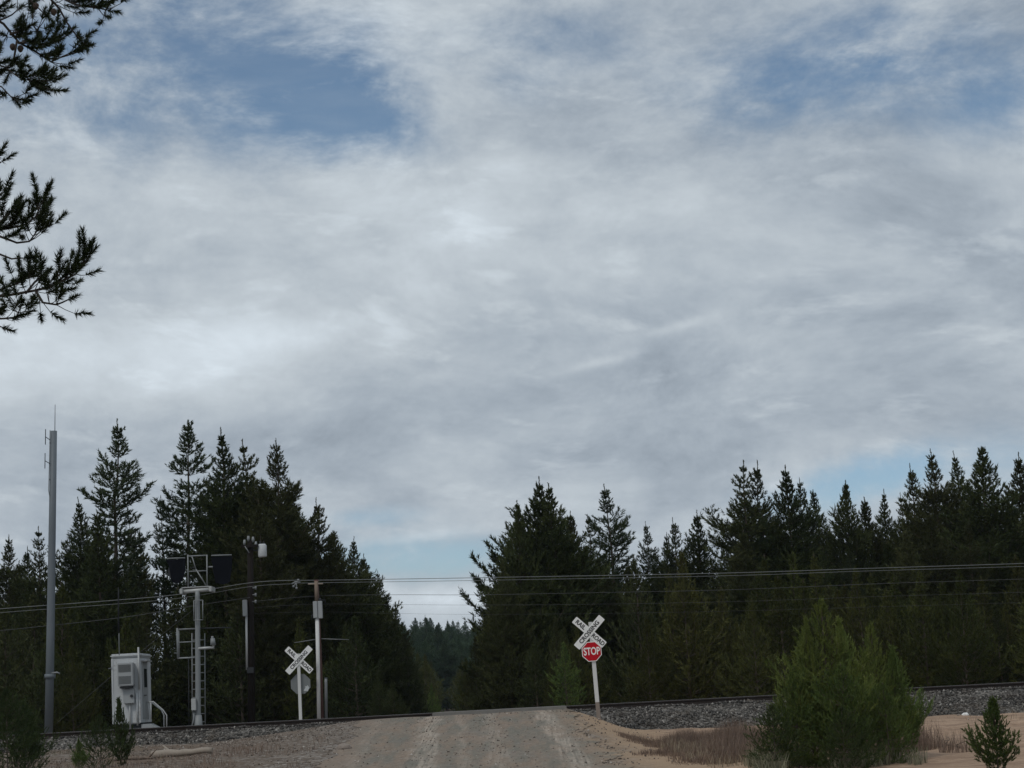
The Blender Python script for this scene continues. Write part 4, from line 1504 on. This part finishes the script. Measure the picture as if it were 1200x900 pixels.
MB().tube([q(361, 684.5, .05), q(378.5, 684, .05)], .028, 6).build('crossarm', M['grey_wood'], t)
sa_ = MB().tube([q(345, 753.2, .1), q(372, 749, .1)], [.012, .018], 6)
sa_.tube([q(376, 748.6, .1), q(409, 749.6, .1)], [.018, .012], 6)
sa_.build('service_drop', M['wire'], t)

b, q = px_frame(382.2, 845, 76.4)
mk = thing('marker_post', b, 'short thin grey post right of the wooden service pole', 'post')
MB().tube([q(382.4, 845), q(382.0, 800), q(381.9, 795)], [.055, .053, .05], 8).build('shaft', M['steel'], mk)
MB().tube([q(381.9, 795.3), q(381.9, 794.2)], .058, 8).build('cap', M['tower_steel'], mk)

# --- overhead wires
def wire(name, pts, rad, mat, label, Y=75.9):
    ctrl = [P(x, y, Y) for x, y in pts]
    out = []
    for i in range(len(ctrl) - 1):
        p0 = ctrl[max(i - 1, 0)]
        p1, p2 = ctrl[i], ctrl[i + 1]
        p3 = ctrl[min(i + 2, len(ctrl) - 1)]
        for k in range(6):
            s = k / 6
            out.append(.5 * ((2 * p1) + (p2 - p0) * s + (2 * p0 - 5 * p1 + 4 * p2 - p3) * s * s + (3 * p1 - p0 - 3 * p2 + p3) * s ** 3))
    out.append(ctrl[-1])
    bse = out[0].copy()
    o = MB().tube([p - bse for p in out], rad, 6).build(name, mat)
    o.location = bse
    return put(o, label, 'wire', 'overhead wires along the track')


wire('overhead_wire', [(-260, 735), (-120, 723.5), (0, 713.5), (140, 703), (214, 696), (293, 683), (345, 680), (371, 680), (560, 677), (840, 671.8), (1020, 666), (1200, 660.3), (1400, 653)], .011, M['wire'],
     'top overhead wire, thickest of the lines over the track')
wire('overhead_wire', [(-260, 741), (-120, 728.5), (0, 718), (140, 707.5), (214, 700.5), (293, 687.5), (345, 684), (371, 683), (560, 680.2), (840, 675), (1020, 669), (1200, 663.8), (1400, 657)], .008, M['wire'],
     'second overhead wire running just below the thickest top line')
wire('overhead_wire', [(295, 705), (371, 698.5), (460, 697), (560, 697), (700, 694.5), (860, 691), (1030, 684), (1200, 678.5), (1400, 671)], .007, M['thin_wire'],
     'third overhead wire, a thin line clear below the top pair')
wire('overhead_wire', [(298, 712), (371, 708), (470, 708.5), (560, 709), (700, 708), (860, 705), (1030, 699), (1200, 694), (1400, 687)], .004, M['thin_wire'],
     'fourth overhead wire, very faint line below the thin third one')
wire('overhead_wire', [(298, 719), (371, 717), (470, 719), (560, 720), (700, 719), (860, 716), (1030, 711), (1200, 706), (1400, 699)], .003, M['thin_wire'],
     'lowest overhead wire, faintest of the lines in the road gap')
wire('overhead_wire', [(293, 700), (214, 712), (140, 724), (0, 739), (-120, 750), (-260, 762)], .009, M['thin_wire'],
     'faint low wire running left from the dark utility pole to the mast')
gw = wire('guy_wire', [(231, 711), (188, 745), (150, 776), (96, 822), (66, 848)], .006, M['thin_wire'], 'slanting guy wire from the signal mast down to the left', Y=75.6)
gw['group'] = 'guy wires'
b, q = px_frame(347, 684, 75.9)
sp = MB()
sp.tube([q(342, 684.5), q(346, 682), q(352, 682.5)], .03, 6)
for x, yy in ((344, 687), (347.5, 689), (349.5, 679.5)):
    sp.tube([q(347, 683), q(x, yy)], .02, 6)
    sp.tube([q(x, yy - 1), q(x, yy + 1.3)], .04, 8)
so = sp.build('wire_splice', M['steel'])
so.location = b
put(so, 'small cluster of clamps hanging on the wires left of the service pole', 'wire clamp')


# ------------------------------------------------------------------ small ground things
def log(name, pa, pb, Ya, Yb, r0, mat, label, cat, seed, bits=0):
    rr_ = random.Random(seed)
    A_, B_ = P(pa[0], pa[1], Ya), P(pb[0], pb[1], Yb)
    A_.z = ground_z(A_.x, A_.y) + r0 * .7
    B_.z = ground_z(B_.x, B_.y) + r0 * .7
    mb = MB()
    n = 9
    pts_ = [(A_ + (B_ - A_) * (i / n)) - A_ + Vector((0, rr_.uniform(-.12, .12) * r0, rr_.uniform(-.1, .1) * r0)) for i in range(n + 1)]
    mb.tube(pts_, [r0 * rr_.uniform(.8, 1.1) * (1 - .35 * i / n) for i in range(n + 1)], 9)
    for _ in range(bits):
        i = rr_.randrange(2, n)
        d = Vector((rr_.uniform(-1, 1), rr_.uniform(-.9, .9), rr_.uniform(.0, .3))).normalized()
        mb.tube([pts_[i], pts_[i] + d * rr_.uniform(.15, .5)], [r0 * .4, r0 * .15], 5)
    o = mb.build(name, mat)
    o.location = A_
    return put(o, label, cat)


log('fallen_log', (178, 889), (249, 889), 57.5, 57.0, .13, M['grey_wood'], 'pale weathered log lying on the gravel below the white cabin', 'log', 1, 1)
log('fallen_log', (128, 893), (180, 889), 55.0, 56.0, .07, M['brown_pole'], 'thin brown stick on the gravel left of the pale log', 'log', 6, 3)
log('dry_branch', (664, 835), (677, 843), 66.3, 65.7, .025, M['grey_wood'], 'bleached dry twig on the ballast left of the leaning crossbuck', 'branch', 2, 5)
log('dry_branch', (1080, 873), (1128, 889), 46, 43, .04, M['tie'], 'dark crooked branch lying on the pink sand right of the thicket', 'branch', 3, 6)


def rock(name, px, py, Y, s, label, mat, seed):
    rr_ = random.Random(seed)
    bm = bmesh.new()
    bmesh.ops.create_icosphere(bm, subdivisions=2, radius=1)
    for v in bm.verts:
        k = 1 + .35 * mnoise.noise(v.co * 1.3 + Vector((seed, 0, 0)))
        v.co = Vector((v.co.x * s * k * 1.3, v.co.y * s * k, v.co.z * s * k * .7))
    me = bpy.data.meshes.new(name)
    bm.to_mesh(me)
    bm.free()
    o = link_mesh(name, me, mat)
    p = P(px, py, Y)
    o.location = (p.x, Y, ground_z(p.x, Y) + s * .3)
    return put(o, label, 'rock')


rock('pale_rock', 813, 887, 45, .055, 'small white rock among the dry grass left of the thicket', M['sign_white'], 3)
rock('pale_rock', 1131, 836, 66.0, .085, 'white rock at the foot of the ballast right of the thicket', M['sign_white'], 5)
rock('grey_boulder', 402, 872, 54, .16, 'grey brown stone at the left edge of the gravel road', M['grey_brown'], 8)


# dry grass and dormant brush (uncountable)
def grass(name, spots, mat, seed, hmin, hmax, width, lean=.35, hump=None):
    rng_ = np.random.default_rng(seed)
    n = len(spots)
    base_ = np.array(spots)
    hgt = rng_.uniform(hmin, hmax, n)
    if hump is not None:
        hgt = hgt * np.array(hump)
    a = rng_.uniform(0, 2 * PI, n)
    ln = rng_.uniform(.05, lean, n) * hgt
    d = np.stack([np.cos(a), np.sin(a), np.zeros(n)], -1)
    sd = np.stack([-np.sin(a + rng_.uniform(-1.5, 1.5, n)), np.cos(a), np.zeros(n)], -1) * (width / 2)
    mid = base_ + d * (ln * .35)[:, None] + np.array([0, 0, 1.0]) * (hgt * .55)[:, None]
    tip = base_ + d * ln[:, None] + np.array([0, 0, 1.0]) * hgt[:, None]
    v = np.stack([base_ - sd, base_ + sd, mid + sd * .7, mid - sd * .7, tip, tip + sd * .15], 1).reshape(-1, 3)
    q_ = np.array([[0, 1, 2, 3], [3, 2, 5, 4]])
    f = (q_[None] + 6 * np.arange(n)[:, None, None]).reshape(-1, 4)
    return put(link_mesh(name, mesh_np(name, v, f), mat), kind='stuff')


M['dry_brush'] = foliage('dry_brush', (0.125, 0.088, 0.068), (0.19, 0.138, 0.105), (0.155, 0.11, 0.085), scale=1.5)
M['straw'] = foliage('straw', (0.25, 0.2, 0.14), (0.33, 0.27, 0.19), (0.28, 0.23, 0.16), scale=2)
M['sage'] = foliage('sage', (0.14, 0.135, 0.09), (0.21, 0.2, 0.14), (0.17, 0.165, 0.11), scale=2)
gr = random.Random(9)


def spots_in(n, x0, x1, y0, y1, thr, seed, edge=True):
    out = []
    while n > 0:
        x, y = gr.uniform(x0, x1), gr.uniform(y0, y1)
        n -= 1
        k = mnoise.noise((x * .7, y * .5, seed)) + .45 * mnoise.noise((x * 2.1, y * 1.6, seed + 3))
        if k < thr:
            continue
        out.append((x, y, ground_z(x, y) - .01))
    return out


s1 = [p for p in spots_in(72000, 2.3, 9.0, 41.5, 59, -.25, 4)
      if p[0] - road_x(p[1]) > 4.2 + 1.1 * mnoise.noise((p[1] * .45, 1, 1)) + gr.uniform(-.3, .3)
      and p[0] < 6.7 + 1.9 * sstep(54, 47, p[1]) + .9 * mnoise.noise((p[1] * .5, 3, 1)) + gr.uniform(-.5, .5)]
hump = [.35 + 1.1 * max(0, .45 + mnoise.noise((p[0] * .9, p[1] * .5, 8.5))) for p in s1]
hump = [h_ * min(1.0, .25 + max(0, p[0] - road_x(p[1]) - 4.2) / 1.6) for h_, p in zip(hump, s1)]
grass('dry_brush', s1, M['dry_brush'], 1, .16, .55, .010, hump=hump)
s2 = [s for s in spots_in(11000, 1.8, 7.0, 40, 52, -.02, 11) if s[0] - road_x(s[1]) > 4.4]
grass('straw_grass', s2, M['straw'], 2, .08, .32, .012, .6)
s3 = spots_in(5000, 4.0, 7.2, 36.5, 40.0, .02, 15)
grass('sage_brush', s3, M['sage'], 3, .12, .42, .014, .6)
s4 = [s for s in spots_in(9000, -13, -3.0, 43, 60, .08, 21) if s[0] - road_x(s[1]) < -4.2]
grass('straw_grass', s4, M['dry_brush'], 4, .06, .22, .012, .7)
s5 = spots_in(3000, -19, -9, 47, 64, .25, 31)
grass('sage_brush', s5, M['sage'], 5, .06, .26, .012, .7)

s6 = []
for _ in range(60):
    x, y = gr.uniform(7, 18), gr.uniform(42, 65)
    for _ in range(gr.randrange(6, 26)):
        xx, yy = x + gr.gauss(0, .18), y + gr.gauss(0, .25)
        s6.append((xx, yy, ground_z(xx, yy) - .01))
grass('sand_weeds', s6, M['straw'], 6, .05, .2, .01, .8)

# ------------------------------------------------------------------ haze
hz = bpy.data.meshes.new('haze')
bm = bmesh.new()
bmesh.ops.create_cube(bm, size=1.0)
for v in bm.verts:
    v.co = Vector((v.co.x * 700, 330 + v.co.y * 1000, 24 + v.co.z * 54))
bm.to_mesh(hz)
bm.free()
hm_ = bpy.data.materials.new('haze')
hm_.use_nodes = True
hm_.node_tree.nodes.clear()
H = NT(hm_.node_tree)
pv = H.new('ShaderNodeVolumePrincipled')
pv.inputs['Color'].default_value = (0.72, 0.84, 1.0, 1)
pv.inputs['Density'].default_value = 0.00008
pv.inputs['Anisotropy'].default_value = 0.2
H.l.new(pv.outputs[0], H.new('ShaderNodeOutputMaterial').inputs['Volume'])
ho = link_mesh('haze', hz, hm_)
put(ho, kind='stuff')
USE_HAZE = True
if not USE_HAZE:
    bpy.data.objects.remove(ho)
print('faces', sum(a['n'] for a in A.values()), 'fill', n_fill, 'objects', len(COL.objects))
